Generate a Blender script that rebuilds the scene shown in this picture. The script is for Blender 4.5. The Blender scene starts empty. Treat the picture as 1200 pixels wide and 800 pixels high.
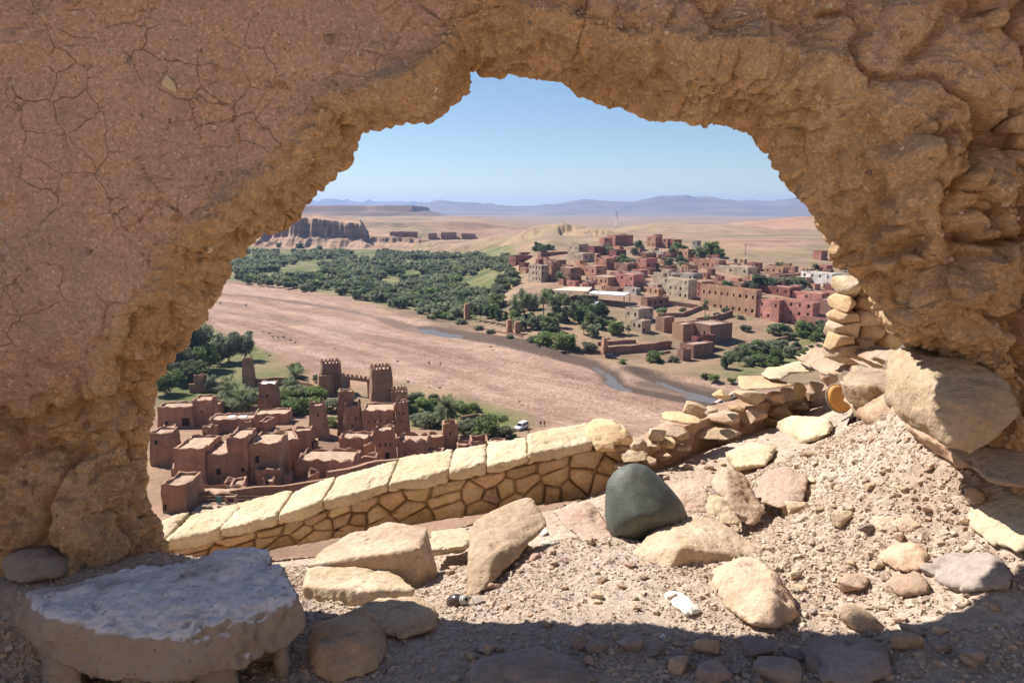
import bpy, bmesh, math, random
import numpy as np
from mathutils import Vector, Matrix

# ------------------------------------------------------------------ camera, sky, sun, exposure
SC = bpy.context.scene
COL = SC.collection
FPX = 866.0                       # focal length in pixels of the 1200 x 800 photograph
PITCH = math.radians(10.1)
cam_d = bpy.data.cameras.new('camera')
cam = bpy.data.objects.new('camera', cam_d)
COL.objects.link(cam)
cam_d.sensor_width = 36.0
cam_d.lens = 36.0 * FPX / 1200.0
cam_d.clip_start = 0.05
cam_d.clip_end = 90000.0
cam.location = (0, 0, 0)          # the eye is the origin, +Y looks out over the valley
cam.rotation_euler = (math.radians(90) - PITCH, 0, 0)
SC.camera = cam

SUN_AZ = math.radians(-54)        # left of the view direction
SUN_EL = math.radians(48)
world = bpy.data.worlds.new('World')
SC.world = world
world.use_nodes = True
wn = world.node_tree
for n in list(wn.nodes): wn.nodes.remove(n)
sky = wn.nodes.new('ShaderNodeTexSky')
sky.sky_type = 'NISHITA'
sky.sun_disc = False
sky.sun_elevation = SUN_EL
sky.sun_rotation = SUN_AZ % (2 * math.pi)
sky.altitude = 1900
sky.air_density = 1.15
sky.dust_density = 0.12
sky.ozone_density = 3.2
bg = wn.nodes.new('ShaderNodeBackground')
bg.inputs['Strength'].default_value = 0.05
wo = wn.nodes.new('ShaderNodeOutputWorld')
wn.links.new(sky.outputs[0], bg.inputs['Color'])
wn.links.new(bg.outputs[0], wo.inputs['Surface'])

sun_d = bpy.data.lights.new('sun', 'SUN')
sun_d.energy = 4.2
sun_d.angle = math.radians(0.5)
sun_d.color = (1.0, 0.955, 0.90)
sun = bpy.data.objects.new('sun', sun_d)
COL.objects.link(sun)
SUN_DIR = Vector((math.sin(SUN_AZ) * math.cos(SUN_EL), math.cos(SUN_AZ) * math.cos(SUN_EL), math.sin(SUN_EL)))
sun.rotation_euler = SUN_DIR.to_track_quat('Z', 'Y').to_euler()
sun.location = SUN_DIR * 60

SC.view_settings.view_transform = 'Standard'
SC.view_settings.look = 'None'
SC.view_settings.exposure = 1.15
SC.view_settings.gamma = 1.0
SC.view_settings.use_curve_mapping = False
SC.render.engine = 'CYCLES'
SC.cycles.use_denoising = True
SC.cycles.max_bounces = 8
SC.cycles.diffuse_bounces = 5
SC.cycles.volume_bounces = 0
SC.cycles.use_adaptive_sampling = True
SC.cycles.adaptive_threshold = 0.02
SC.cycles.caustics_reflective = False
SC.cycles.caustics_refractive = False

R = random.Random(11)
RNG = np.random.default_rng(5)

# ------------------------------------------------------------------ pixels of the photograph to directions
CA, SA = math.cos(PITCH), math.sin(PITCH)
def ray(px, py):
    u, v = (px - 600.0) / FPX, (400.0 - py) / FPX
    return u, CA + v * SA, v * CA - SA
def Py(px, py, y):
    a, b, c = ray(px, py)
    k = y / b
    return Vector((a * k, y, c * k))
def Pz(px, py, z):
    a, b, c = ray(px, py)
    k = z / c
    return Vector((a * k, b * k, z))
def pxs(y):                        # metres for one pixel at distance y
    return y / FPX

# ------------------------------------------------------------------ numpy noise
def _hash(ix, iy, iz, seed):
    h = (ix.astype(np.uint32) * np.uint32(374761393) + iy.astype(np.uint32) * np.uint32(668265263)
         + iz.astype(np.uint32) * np.uint32(2147483647) + np.uint32((seed * 974711 + 12345) & 0xffffffff))
    h = (h ^ (h >> np.uint32(13))) * np.uint32(1274126177)
    h = (h ^ (h >> np.uint32(16))) * np.uint32(2246822519)
    return h ^ (h >> np.uint32(15))
def _h01(ix, iy, iz, seed):
    return (_hash(ix, iy, iz, seed) & np.uint32(0xffffff)).astype(np.float32) / np.float32(16777216.0)
def vnoise(p, seed=0):             # value noise, -1..1
    p = np.asarray(p, dtype=np.float32)
    f = np.floor(p); i = f.astype(np.int32); t = p - f
    t = t * t * t * (t * (t * 6 - 15) + 10)
    out = 0
    for dx in (0, 1):
        wx = t[..., 0] if dx else 1 - t[..., 0]
        for dy in (0, 1):
            wy = t[..., 1] if dy else 1 - t[..., 1]
            for dz in (0, 1):
                wz = t[..., 2] if dz else 1 - t[..., 2]
                out = out + wx * wy * wz * _h01(i[..., 0] + dx, i[..., 1] + dy, i[..., 2] + dz, seed)
    return out * 2 - 1
def fbm(p, octv=4, seed=0, gain=0.5, lac=2.03, ridged=False):
    p = np.asarray(p, dtype=np.float32)
    a, s, tot = 1.0, 0.0, 0.0
    for k in range(octv):
        n = vnoise(p, seed + k * 17)
        if ridged: n = 1 - 2 * np.abs(n)
        s = s + a * n; tot += a
        a *= gain; p = p * lac + 7.31
    return s / tot
def worley(p, seed=0, dims=3):     # F1, F2, id of the nearest cell
    p = np.asarray(p, dtype=np.float32)
    f = np.floor(p); i = f.astype(np.int32); t = p - f
    F1 = np.full(p.shape[:-1], 9.0, np.float32); F2 = F1.copy(); ID = np.zeros(p.shape[:-1], np.float32)
    for dx in (-1, 0, 1):
        for dy in (-1, 0, 1):
            for dz in ((-1, 0, 1) if dims == 3 else (0,)):
                a, b, c = i[..., 0] + dx, i[..., 1] + dy, i[..., 2] + dz
                qx = dx + _h01(a, b, c, seed) - t[..., 0]
                qy = dy + _h01(a, b, c, seed + 1) - t[..., 1]
                d = qx * qx + qy * qy
                if dims == 3:
                    qz = dz + _h01(a, b, c, seed + 2) - t[..., 2]
                    d = d + qz * qz
                hid = _h01(a, b, c, seed + 3)
                near = d < F1
                F2 = np.where(near, F1, np.minimum(F2, d))
                ID = np.where(near, hid, ID)
                F1 = np.where(near, d, F1)
    return np.sqrt(F1), np.sqrt(F2), ID
def sst(a, b, x):
    t = np.clip((x - a) / (b - a), 0, 1)
    return t * t * (3 - 2 * t)
def P3(x, y, z): return np.stack([x, y, z], -1)

# ------------------------------------------------------------------ mesh and object helpers
def np_mesh(name, V, F, smooth=True):
    V = np.asarray(V, dtype=np.float32).reshape(-1, 3); F = np.asarray(F, dtype=np.int32)
    me = bpy.data.meshes.new(name)
    n, k = F.shape
    me.vertices.add(len(V)); me.vertices.foreach_set('co', V.ravel())
    me.loops.add(n * k); me.loops.foreach_set('vertex_index', F.ravel())
    me.polygons.add(n)
    me.polygons.foreach_set('loop_start', np.arange(0, n * k, k, dtype=np.int32))
    me.polygons.foreach_set('loop_total', np.full(n, k, dtype=np.int32))
    me.polygons.foreach_set('use_smooth', np.full(n, bool(smooth)))
    me.update(calc_edges=True)
    return me
def py_mesh(name, V, F, smooth=False):
    me = bpy.data.meshes.new(name)
    me.from_pydata([tuple(v) for v in V], [], F)
    if smooth: me.polygons.foreach_set('use_smooth', [True] * len(me.polygons))
    me.update()
    return me
def grid_faces(n, m, wrap=False):
    i = np.arange(n if wrap else n - 1)[:, None]; j = np.arange(m - 1)[None, :]
    i2 = (i + 1) % n
    return np.stack([i * m + j, i2 * m + j, i2 * m + j + 1, i * m + j + 1], -1).reshape(-1, 4)
def link(name, me, mat=None, parent=None, loc=None):
    o = bpy.data.objects.new(name, me)
    COL.objects.link(o)
    if mat is not None and me is not None and len(me.materials) == 0: me.materials.append(mat)
    if parent is not None: o.parent = parent
    if loc is not None: o.location = loc
    return o
def tag(o, label, cat, group=None):
    o['label'] = label; o['category'] = cat
    if group: o['group'] = group
    return o
def struct(o, label=None):
    o['kind'] = 'structure'
    if label: o['label'] = label
    return o
def thing(name, label, cat, loc=(0, 0, 0), rz=0.0, group=None):
    o = bpy.data.objects.new(name, None)
    COL.objects.link(o)
    o.empty_display_size = 0.3
    o.location = loc; o.rotation_euler = (0, 0, rz)
    return tag(o, label, cat, group)
def attr(me, name, vals):
    a = me.attributes.new(name, 'FLOAT', 'POINT')
    a.data.foreach_set('value', np.asarray(vals, dtype=np.float32).ravel())
class MB:                          # collects boxes and other pieces into one mesh
    def __init__(s): s.V = []; s.F = []
    def add(s, V, F):
        o = len(s.V); s.V += [tuple(v) for v in V]; s.F += [tuple(i + o for i in f) for f in F]; return s
    def box(s, c, d, rz=0.0, top=1.0):
        x, y, z = d[0] / 2, d[1] / 2, d[2] / 2
        V = [(-x, -y, -z), (x, -y, -z), (x, y, -z), (-x, y, -z), (-x * top, -y * top, z), (x * top, -y * top, z), (x * top, y * top, z), (-x * top, y * top, z)]
        ca, sa = math.cos(rz), math.sin(rz)
        V = [(c[0] + a * ca - b * sa, c[1] + a * sa + b * ca, c[2] + e) for a, b, e in V]
        return s.add(V, [(3, 2, 1, 0), (4, 5, 6, 7), (0, 1, 5, 4), (1, 2, 6, 5), (2, 3, 7, 6), (3, 0, 4, 7)])
    def bar(s, a, b, r0, r1=None, n=5):
        a, b = Vector(a), Vector(b); r1 = r0 if r1 is None else r1
        d = (b - a).normalized(); u = d.orthogonal().normalized(); w = d.cross(u)
        V = []
        for p, r in ((a, r0), (b, r1)):
            for k in range(n):
                t = 2 * math.pi * k / n
                V.append(p + u * (r * math.cos(t)) + w * (r * math.sin(t)))
        F = [(k, (k + 1) % n, n + (k + 1) % n, n + k) for k in range(n)] + [tuple(range(n))[::-1], tuple(range(n, 2 * n))]
        return s.add(V, F)
    def build(s, name, mat, parent=None, smooth=False, loc=None):
        return link(name, py_mesh(name, s.V, s.F, smooth), mat, parent, loc)

# ------------------------------------------------------------------ materials
class NT:
    def __init__(s, name):
        s.m = bpy.data.materials.new(name); s.m.use_nodes = True
        s.t = s.m.node_tree; s.b = s.t.nodes['Principled BSDF']; s.o = s.t.nodes['Material Output']
        s.b.inputs['Specular IOR Level'].default_value = 0.25
    def n(s, typ, **kw):
        nd = s.t.nodes.new(typ)
        for k, v in kw.items(): setattr(nd, k, v)
        return nd
    def l(s, a, b): s.t.links.new(a, b)
    def pos(s, scale=None):
        g = s.n('ShaderNodeNewGeometry').outputs['Position']
        if scale is None: return g
        m = s.n('ShaderNodeMapping'); m.inputs['Scale'].default_value = scale; s.l(g, m.inputs['Vector']); return m.outputs[0]
    def obj(s): return s.n('ShaderNodeTexCoord').outputs['Object']
    def posr(s, scale, rz):
        m = s.n('ShaderNodeMapping'); m.inputs['Scale'].default_value = scale; m.inputs['Rotation'].default_value = (0, 0, rz); m.vector_type = 'TEXTURE'
        m.inputs['Scale'].default_value = tuple(1.0 / v for v in scale); s.l(s.n('ShaderNodeNewGeometry').outputs['Position'], m.inputs['Vector']); return m.outputs[0]
    def noise(s, vec, scale, detail=5, rough=0.6, dist=0.0):
        nd = s.n('ShaderNodeTexNoise'); nd.inputs['Scale'].default_value = scale; nd.inputs['Detail'].default_value = detail
        nd.inputs['Roughness'].default_value = rough; nd.inputs['Distortion'].default_value = dist
        s.l(vec, nd.inputs['Vector']); return nd.outputs['Fac']
    def vor(s, vec, scale, feature='F1', out='Distance', rnd=1.0):
        nd = s.n('ShaderNodeTexVoronoi'); nd.feature = feature; nd.inputs['Scale'].default_value = scale
        nd.inputs['Randomness'].default_value = rnd
        s.l(vec, nd.inputs['Vector']); return nd.outputs[out]
    def ramp(s, fac, stops):
        nd = s.n('ShaderNodeValToRGB'); cr = nd.color_ramp
        while len(cr.elements) < len(stops): cr.elements.new(0.5)
        for e, (p, c) in zip(cr.elements, stops):
            e.position = p; e.color = (c, c, c, 1) if isinstance(c, (int, float)) else (*c, 1)
        s.l(fac, nd.inputs['Fac']); return nd.outputs['Color']
    def mix(s, fac, a, b, mode='MIX'):
        nd = s.n('ShaderNodeMix'); nd.data_type = 'RGBA'; nd.blend_type = mode
        for k, v in ((0, fac), (6, a), (7, b)):
            if isinstance(v, (int, float)): nd.inputs[k].default_value = v if k == 0 else (v, v, v, 1)
            elif isinstance(v, tuple): nd.inputs[k].default_value = (*v, 1)
            else: s.l(v, nd.inputs[k])
        return nd.outputs[2]
    def math(s, op, a, b=0.0, clamp=False):
        nd = s.n('ShaderNodeMath'); nd.operation = op; nd.use_clamp = clamp
        for k, v in ((0, a), (1, b)):
            if isinstance(v, (int, float)): nd.inputs[k].default_value = v
            else: s.l(v, nd.inputs[k])
        return nd.outputs[0]
    def attr(s, name):
        nd = s.n('ShaderNodeAttribute'); nd.attribute_name = name; return nd.outputs['Fac']
    def rnd(s): return s.n('ShaderNodeObjectInfo').outputs['Random']
    def vary(s, col, hue=0.02, val=0.25):          # each object its own tint
        r = s.rnd(); h = s.n('ShaderNodeHueSaturation'); s.l(col, h.inputs['Color'])
        s.l(s.math('ADD', s.math('MULTIPLY', r, 2 * hue), 0.5 - hue), h.inputs['Hue'])
        r2 = s.math('FRACT', s.math('MULTIPLY', r, 17.3))
        s.l(s.math('ADD', s.math('MULTIPLY', r2, 2 * val), 1 - val), h.inputs['Value'])
        return h.outputs[0]
    def bump(s, h, dist, strength=1.0, prev=None):
        nd = s.n('ShaderNodeBump'); nd.inputs['Distance'].default_value = dist; nd.inputs['Strength'].default_value = strength
        s.l(h, nd.inputs['Height'])
        if prev is not None: s.l(prev, nd.inputs['Normal'])
        return nd.outputs[0]
    def done(s, col, rough=0.9, nor=None):
        if isinstance(col, tuple): s.b.inputs['Base Color'].default_value = (*col, 1)
        else: s.l(col, s.b.inputs['Base Color'])
        if isinstance(rough, (int, float)): s.b.inputs['Roughness'].default_value = rough
        else: s.l(rough, s.b.inputs['Roughness'])
        if nor is not None: s.l(nor, s.b.inputs['Normal'])
        return s.m

def mat_stone(name, cols, s1=3.0, s2=30.0, bd=0.01, hue=0.012, val=0.18, rough=0.88, pit=True, vein=None):
    t = NT(name); p = t.pos()
    a = t.noise(p, s1, 6, 0.62)
    c = t.ramp(a, [(0.28, cols[0]), (0.5, cols[1]), (0.72, cols[2])])
    b = t.noise(p, s2, 5, 0.7)
    c = t.mix(1.0, c, t.ramp(b, [(0.25, 0.72), (0.75, 1.18)]), 'MULTIPLY')
    if vein is not None:
        f = t.ramp(t.noise(p, s1 * 0.7, 3, 0.5, 1.2), [(0.55, 0.0), (0.72, 0.75)])
        c = t.mix(f, c, vein)
    c = t.vary(c, hue, val)
    h = t.math('ADD', t.math('MULTIPLY', t.noise(p, s1 * 3.3, 7, 0.66), 1.0), t.math('MULTIPLY', b, 0.35))
    n = t.bump(h, bd, 0.9)
    if pit:
        v = t.vor(p, s2 * 0.8)
        n = t.bump(t.ramp(v, [(0.05, 0.0), (0.3, 1.0)]), bd * 0.25, 0.6, n)
    return t.done(c, rough, n)
def mat_adobe(name, col, sc=0.35, bd=0.12, val=0.12, hue=0.008):
    t = NT(name); p = t.pos()
    a = t.noise(p, sc, 6, 0.65)
    d = tuple(x * 0.72 for x in col); e = tuple(min(1, x * 1.28) for x in col)
    c = t.ramp(a, [(0.3, d), (0.5, col), (0.72, e)])
    st = t.noise(t.pos((sc * 4, sc * 4, sc * 0.5)), 1.0, 4, 0.6)      # rain streaks run down the walls
    c = t.mix(1.0, c, t.ramp(st, [(0.3, 0.8), (0.7, 1.12)]), 'MULTIPLY')
    c = t.vary(c, hue, val)
    return t.done(c, 0.95, t.bump(t.noise(p, sc * 6, 6, 0.7), bd, 0.8))
def mat_plain(name, col, rough=0.6, metal=0.0, val=0.0, spec=0.3):
    t = NT(name); p = t.obj()
    c = t.mix(1.0, col, t.ramp(t.noise(p, 6, 4), [(0.3, 0.85), (0.7, 1.1)]), 'MULTIPLY')
    if val: c = t.vary(c, 0.01, val)
    t.b.inputs['Metallic'].default_value = metal; t.b.inputs['Specular IOR Level'].default_value = spec
    return t.done(c, rough)
def mat_leaf(name, c0, c1, val=0.25, hue=0.015):
    t = NT(name)
    g = t.n('ShaderNodeNewGeometry')
    c = t.ramp(g.outputs['Random Per Island'], [(0.0, c0), (1.0, c1)])
    c = t.vary(c, hue, val)
    t.done(c, 0.7)
    tr = t.n('ShaderNodeBsdfTranslucent'); t.l(c, tr.inputs['Color'])
    mx = t.n('ShaderNodeMixShader'); mx.inputs[0].default_value = 0.55
    t.l(t.b.outputs[0], mx.inputs[1]); t.l(tr.outputs[0], mx.inputs[2]); t.l(mx.outputs[0], t.o.inputs['Surface'])
    return t.m
# ------------------------------------------------------------------ the valley: one sheet of ground out to the horizon
def zfar(x, y):
    x = np.asarray(x, dtype=np.float64); y = np.asarray(y, dtype=np.float64)
    u = x / np.maximum(y, 1.0)
    z = np.interp(y, [3, 12, 60, 100, 150, 205, 240], [-6.0, -10, -35, -46.5, -52.5, -57.6, -58])
    town = np.clip((y - 290) * 0.095, 0, 31.5)
    right = np.interp(y, [0, 620, 700, 1300, 3000, 40000], [0, 0, -0.5, -11, -28, -36])
    left = np.interp(y, [0, 1180, 1420, 3000, 5000, 40000], [0, 0, 34, 31, 8, 0])
    m = sst(-0.075, 0.06, u)
    z = z + np.where(y < 240, 0, (town + right) * m + left * (1 - m))
    return z
def ground_hit(px, py):
    a, b, c = ray(px, py)
    lo, hi = 60.0, 40000.0
    y = 62.0; prev = y
    while y < hi:
        if c / b * y <= float(zfar(a / b * y, y)):
            lo_, hi_ = prev, y
            for _ in range(24):
                m = 0.5 * (lo_ + hi_)
                if c / b * m <= float(zfar(a / b * m, m)): hi_ = m
                else: lo_ = m
            y = hi_; break
        prev = y; y *= 1.02
    return Vector((a / b * y, y, float(zfar(a / b * y, y))))
def world_poly(pts, z=-58.0):
    return np.array([[*Pz(px, py, z)[:2]] for px, py in pts])
def poly_sd(poly, x, y):          # signed distance, positive inside
    d = np.full(x.shape, 1e9); ins = np.zeros(x.shape, bool)
    n = len(poly)
    for k in range(n):
        ax, ay = poly[k]; bx, by = poly[(k + 1) % n]
        ex, ey = bx - ax, by - ay
        t = np.clip(((x - ax) * ex + (y - ay) * ey) / (ex * ex + ey * ey + 1e-9), 0, 1)
        d = np.minimum(d, np.hypot(x - ax - t * ex, y - ay - t * ey))
        cr = ((ay > y) != (by > y)) & (x < (bx - ax) * (y - ay) / (by - ay + 1e-12) + ax)
        ins ^= cr
    return np.where(ins, d, -d)
def line_d(pts, x, y):
    d = np.full(x.shape, 1e9)
    for (ax, ay), (bx, by) in zip(pts[:-1], pts[1:]):
        ex, ey = bx - ax, by - ay
        t = np.clip(((x - ax) * ex + (y - ay) * ey) / (ex * ex + ey * ey + 1e-9), 0, 1)
        d = np.minimum(d, np.hypot(x - ax - t * ex, y - ay - t * ey))
    return d

RIVER = world_poly([(60, 322), (245, 329), (330, 333), (380, 345), (430, 357), (480, 369), (520, 383), (580, 399), (640, 411), (690, 421), (740, 431),
                    (800, 437), (870, 446), (1000, 462), (1050, 500), (860, 540), (700, 530), (640, 500), (600, 486), (560, 474), (520, 462), (470, 452),
                    (440, 446), (380, 432), (330, 419), (300, 408), (270, 395), (235, 381), (150, 370), (0, 360)])
WET = [(world_poly([(250, 343), (300, 346), (380, 357), (430, 367), (470, 379), (500, 386)]), 5.0, 0.62),
       (world_poly([(250, 362), (330, 372), (400, 387), (460, 398)]), 5.0, 0.28),
       (world_poly([(497, 381), (540, 391), (600, 404), (650, 415), (690, 425), (715, 434)]), 4.6, 0.95),
       (world_poly([(715, 434), (722, 446), (738, 452), (790, 463), (850, 470)]), 6.0, 1.0),
       (world_poly([(740, 432), (770, 442), (810, 455), (850, 464)]), 5.5, 1.0),
       (world_poly([(760, 446), (800, 452), (850, 462), (900, 478)]), 9.0, 0.8)]
WATER = [(world_poly([(499, 384), (512, 388), (535, 392)]), 3.0), (world_poly([(695, 428), (712, 436), (718, 441)]), 1.7), (world_poly([(716, 444), (724, 450), (732, 453)]), 3.0),
         (world_poly([(772, 444), (800, 455), (832, 463)]), 1.3), (world_poly([(812, 462), (835, 466), (860, 472)]), 2.4), (world_poly([(560, 399), (600, 407), (640, 416)]), 0.7)]
GREENS = [[(262, 289), (420, 291), (600, 296), (610, 330), (560, 376), (470, 360), (400, 345), (262, 326)],
          [(525, 372), (548, 362), (552, 377), (540, 379)], [(186, 462), (200, 452), (240, 452), (262, 470), (225, 478), (186, 476)],
          [(180, 400), (230, 378), (300, 400), (330, 430), (370, 470), (300, 470), (185, 465)], [(420, 466), (470, 455), (560, 470), (600, 490), (600, 510), (480, 505)],
          [(845, 430), (880, 405), (965, 385), (985, 420), (930, 437), (860, 438)]]
GPOLY = [world_poly(g, -57.0) for g in GREENS]

us = np.concatenate([np.linspace(-2.2, -0.52, 24, endpoint=False), np.linspace(-0.52, 0.52, 560), np.linspace(0.52, 2.2, 25)[1:]])
pyr = np.arange(652, 246.6, -1.15)
ys = np.concatenate([[4, 8, 14, 22, 32, 45, 60, 75, 90, 105], 58.0 * 866.0 / (pyr - 245.0), [32000, 45000]])
ys = np.unique(ys); ys = ys[np.concatenate([[True], np.diff(ys) > 0.25])]
Yg, Ug = np.meshgrid(ys, us, indexing='ij')
Xg = Ug * np.maximum(Yg, 30)
Zg = zfar(Xg, Yg)
flatp = P3(Xg, Yg, 0 * Xg)
rn = fbm(flatp * 0.02, 4, 3)
rsd = poly_sd(RIVER, Xg, Yg) + rn * 6
river = sst(-1.0, 5.0, rsd)
wet = np.zeros_like(Xg)
wn_ = fbm(P3(Xg * 0.05, Yg * 0.02, 0 * Xg), 4, 9)
for pts, w, k in WET:
    d = line_d(pts, Xg, Yg)
    wet = np.maximum(wet, k * sst(w * 1.25, w * 0.35, d + wn_ * w * 0.8))
water = np.zeros_like(Xg)
for pts, w in WATER:
    d = line_d(pts, Xg, Yg)
    water = np.maximum(water, sst(w * 1.2, w * 0.8, d + wn_ * w * 0.7))
green = np.zeros_like(Xg)
gn = fbm(flatp * 0.03, 4, 21)
for g in GPOLY: green = np.maximum(green, sst(-6, 8, poly_sd(g, Xg, Yg) + gn * 10))
green = green * (1 - river)
town_m = sst(-8, 20, poly_sd(world_poly([(598, 300), (640, 292), (700, 284), (830, 292), (990, 318), (1000, 400), (900, 388), (800, 402), (745, 372), (690, 350), (640, 335), (610, 330)], -50.0)[:0] if False else np.array([[*ground_hit(a, b)[:2]] for a, b in ((598, 312), (640, 294), (700, 287), (770, 289), (840, 300), (990, 320), (1000, 400), (900, 388), (800, 404), (745, 376), (690, 352), (640, 338), (610, 334))]), Xg, Yg) + gn * 14)
far = sst(650, 1500, Yg)
Zg = Zg + fbm(flatp * 0.012, 4, 31) * (0.5 + 3.0 * far) * sst(150, 400, Yg) * (1 - river) + fbm(flatp * 0.0016, 5, 33) * 9 * sst(700, 2500, Yg)
Zg = Zg - 0.9 * river - 0.35 * np.maximum(wet, water) * river + 0.12 * fbm(flatp * 0.08, 3, 8) * river
bank = np.exp(-(rsd / 4.0) ** 2)
Zg = Zg + bank * 0.5 * (1 + wn_)
n0, n1 = Xg.shape
Fg = grid_faces(n0, n1)[:, ::-1]
fm = lambda a: a.ravel()[Fg].mean(1)

t = NT('valley_ground'); p = t.pos()
ar, aw, ag = t.attr('river'), t.attr('wet'), t.attr('green')
big = t.noise(p, 0.004, 7, 0.6); mid = t.noise(p, 0.05, 6, 0.65); fine = t.noise(p, 0.7, 5, 0.7)
plain = t.ramp(big, [(0.3, (0.25, 0.14, 0.09)), (0.43, (0.335, 0.21, 0.135)), (0.52, (0.235, 0.175, 0.10)), (0.62, (0.36, 0.235, 0.155)), (0.74, (0.30, 0.17, 0.115))])
plain = t.mix(1.0, plain, t.ramp(mid, [(0.25, 0.5), (0.5, 0.9), (0.8, 1.15)]), 'MULTIPLY')
strk = t.noise(t.pos((0.0025, 0.014, 0.0)), 1.0, 7, 0.68, 0.4)
plain = t.mix(1.0, plain, t.ramp(strk, [(0.3, 0.5), (0.48, 0.95), (0.7, 1.2)]), 'MULTIPLY')
scr = t.ramp(t.vor(p, 0.075, 'F1'), [(0.10, 1.0), (0.17, 0.0)])          # scattered thorn scrub on the plain
scr = t.math('MULTIPLY', scr, t.ramp(big, [(0.42, 0.0), (0.62, 0.8)]))
plain = t.mix(scr, plain, (0.10, 0.095, 0.045))
rv = t.noise(t.posr((0.010, 0.06, 0.02), math.radians(-47)), 1.0, 8, 0.7, 0.5)
rcol = t.ramp(rv, [(0.30, (0.17, 0.095, 0.064)), (0.45, (0.27, 0.165, 0.113)), (0.56, (0.34, 0.222, 0.157)), (0.68, (0.385, 0.26, 0.19)), (0.8, (0.29, 0.19, 0.135))])
peb = t.vor(p, 1.3)
rcol = t.mix(1.0, rcol, t.ramp(t.math('ADD', t.math('MULTIPLY', fine, 0.7), t.math('MULTIPLY', peb, 0.4)), [(0.22, 0.42), (0.78, 1.4)]), 'MULTIPLY')
rcol = t.mix(1.0, rcol, t.ramp(t.noise(p, 0.16, 6, 0.75), [(0.3, 0.72), (0.7, 1.22)]), 'MULTIPLY')
spk = t.ramp(t.vor(p, 0.42), [(0.06, 0.75), (0.12, 0.0)])
spk = t.math('MULTIPLY', spk, t.ramp(mid, [(0.5, 0.0), (0.62, 1.0)]))
rcol = t.mix(spk, rcol, (0.16, 0.10, 0.07))
gc = t.ramp(t.noise(p, 0.028, 7, 0.72), [(0.3, (0.06, 0.06, 0.025)), (0.45, (0.10, 0.115, 0.03)), (0.55, (0.17, 0.15, 0.065)), (0.66, (0.25, 0.17, 0.10)), (0.8, (0.18, 0.12, 0.075))])
twn = t.ramp(mid, [(0.3, (0.20, 0.12, 0.08)), (0.5, (0.30, 0.19, 0.125)), (0.62, (0.17, 0.14, 0.075)), (0.8, (0.36, 0.24, 0.16))])
plain = t.mix(t.attr('town'), plain, twn)
c = t.mix(ag, plain, gc)
c = t.mix(ar, c, rcol)
c = t.mix(aw, c, (0.085, 0.055, 0.04))
nb = t.bump(t.math('ADD', fine, t.math('MULTIPLY', mid, 3.0)), 0.6, 1.0)
VALLEY = t.done(c, 0.95, nb)
t = NT('stream_water'); p = t.pos()
WATERM = t.done((0.13, 0.105, 0.085), 0.22, t.bump(t.noise(p, 1.2, 4), 0.03, 0.5))
t.b.inputs['Specular IOR Level'].default_value = 0.35

def split_ground(name, mask, mat, label):
    f = Fg[mask]; used, inv = np.unique(f, return_inverse=True)
    me = np_mesh(name, np.stack([Xg, Yg, Zg], -1).reshape(-1, 3)[used], inv.reshape(-1, 4))
    for nm, a in (('river', river), ('wet', wet), ('green', green), ('town', town_m)): attr(me, nm, a.ravel()[used])
    return struct(link(name, me, mat), label)
fr, fw = fm(river), fm(water)
iw = (fw > 0.5) & (fr > 0.3)
split_ground('ground', (fr <= 0.5) & ~iw, VALLEY, 'dry valley floor and plain reaching to the mountains')
split_ground('riverbed', (fr > 0.5) & ~iw, VALLEY, 'wide dry gravel riverbed below the hill')
split_ground('stream', iw, WATERM, 'shallow stream of water along the far bank')

# hills, cliffs, mesa and mountains, each its own sheet of relief sunk into the plain at its rim
def mat_rock_far(name, stops, scale, strata=0.0, bd=3.0):
    t = NT(name); p = t.pos()
    c = t.ramp(t.noise(p, scale, 7, 0.62), stops)
    if strata:
        s = t.noise(t.pos((strata * 0.06, strata * 0.06, strata)), 1.0, 4, 0.6)
        c = t.mix(1.0, c, t.ramp(s, [(0.3, 0.66), (0.7, 1.2)]), 'MULTIPLY')
    return t.done(c, 0.97, t.bump(t.noise(p, scale * 6, 7, 0.7), bd, 0.9))
def patch(name, x, y, hfun, mat, label):
    X, Y = np.meshgrid(x, y, indexing='ij')
    Z = hfun(X, Y)
    o = link(name, np_mesh(name, P3(X, Y, Z), grid_faces(len(x), len(y))), mat)
    return struct(o, label)
CLIFFM = mat_rock_far('cliff_rock', [(0.3, (0.24, 0.14, 0.085)), (0.5, (0.33, 0.205, 0.13)), (0.72, (0.40, 0.27, 0.18))], 0.025, 0.2, 0.8)
def xat(px, y): return (px - 600) / FPX * y * 1.0
def cliff_h(X, Y):
    s = X / Y * FPX / 1.0 + 600                      # bearing along the scarp
    base = zfar(X, Y)
    p = P3(X, Y, 0 * X)
    front = np.interp(s, [200, 330, 350, 400, 425, 440, 490, 510], [1235, 1235, 1195, 1195, 1190, 1205, 1205, 1230])
    gul = fbm(P3(X * 0.055, Y * 0.014, 0 * X), 5, 4, ridged=True)
    d = Y - front + gul * 22 + fbm(p * 0.014, 3, 6) * 22
    top = np.interp(s, [200, 330, 345, 375, 395, 425, 432, 480, 500, 545], [30, 36, 45, 45, 40, 36, 15, 13, 8, -3])
    h = np.where(d < 0, 0, 0) + 0.38 * top * sst(-52, 4, d) + 0.62 * top * sst(0, 17, d) + 4 * sst(20, 120, d)
    fade = sst(0, 60, 1480 - Y) * sst(0, 40, Y - 1120)
    h = h + fbm(p * 0.05, 4, 12) * 2.0 * sst(-50, 0, d)
    return -58 + h * fade - 3 * (1 - fade)
patch('cliff', np.linspace(-620, -85, 330), np.linspace(1120, 1480, 170), cliff_h, CLIFFM, 'eroded tan cliff band with scree beyond the palm grove')
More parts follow.
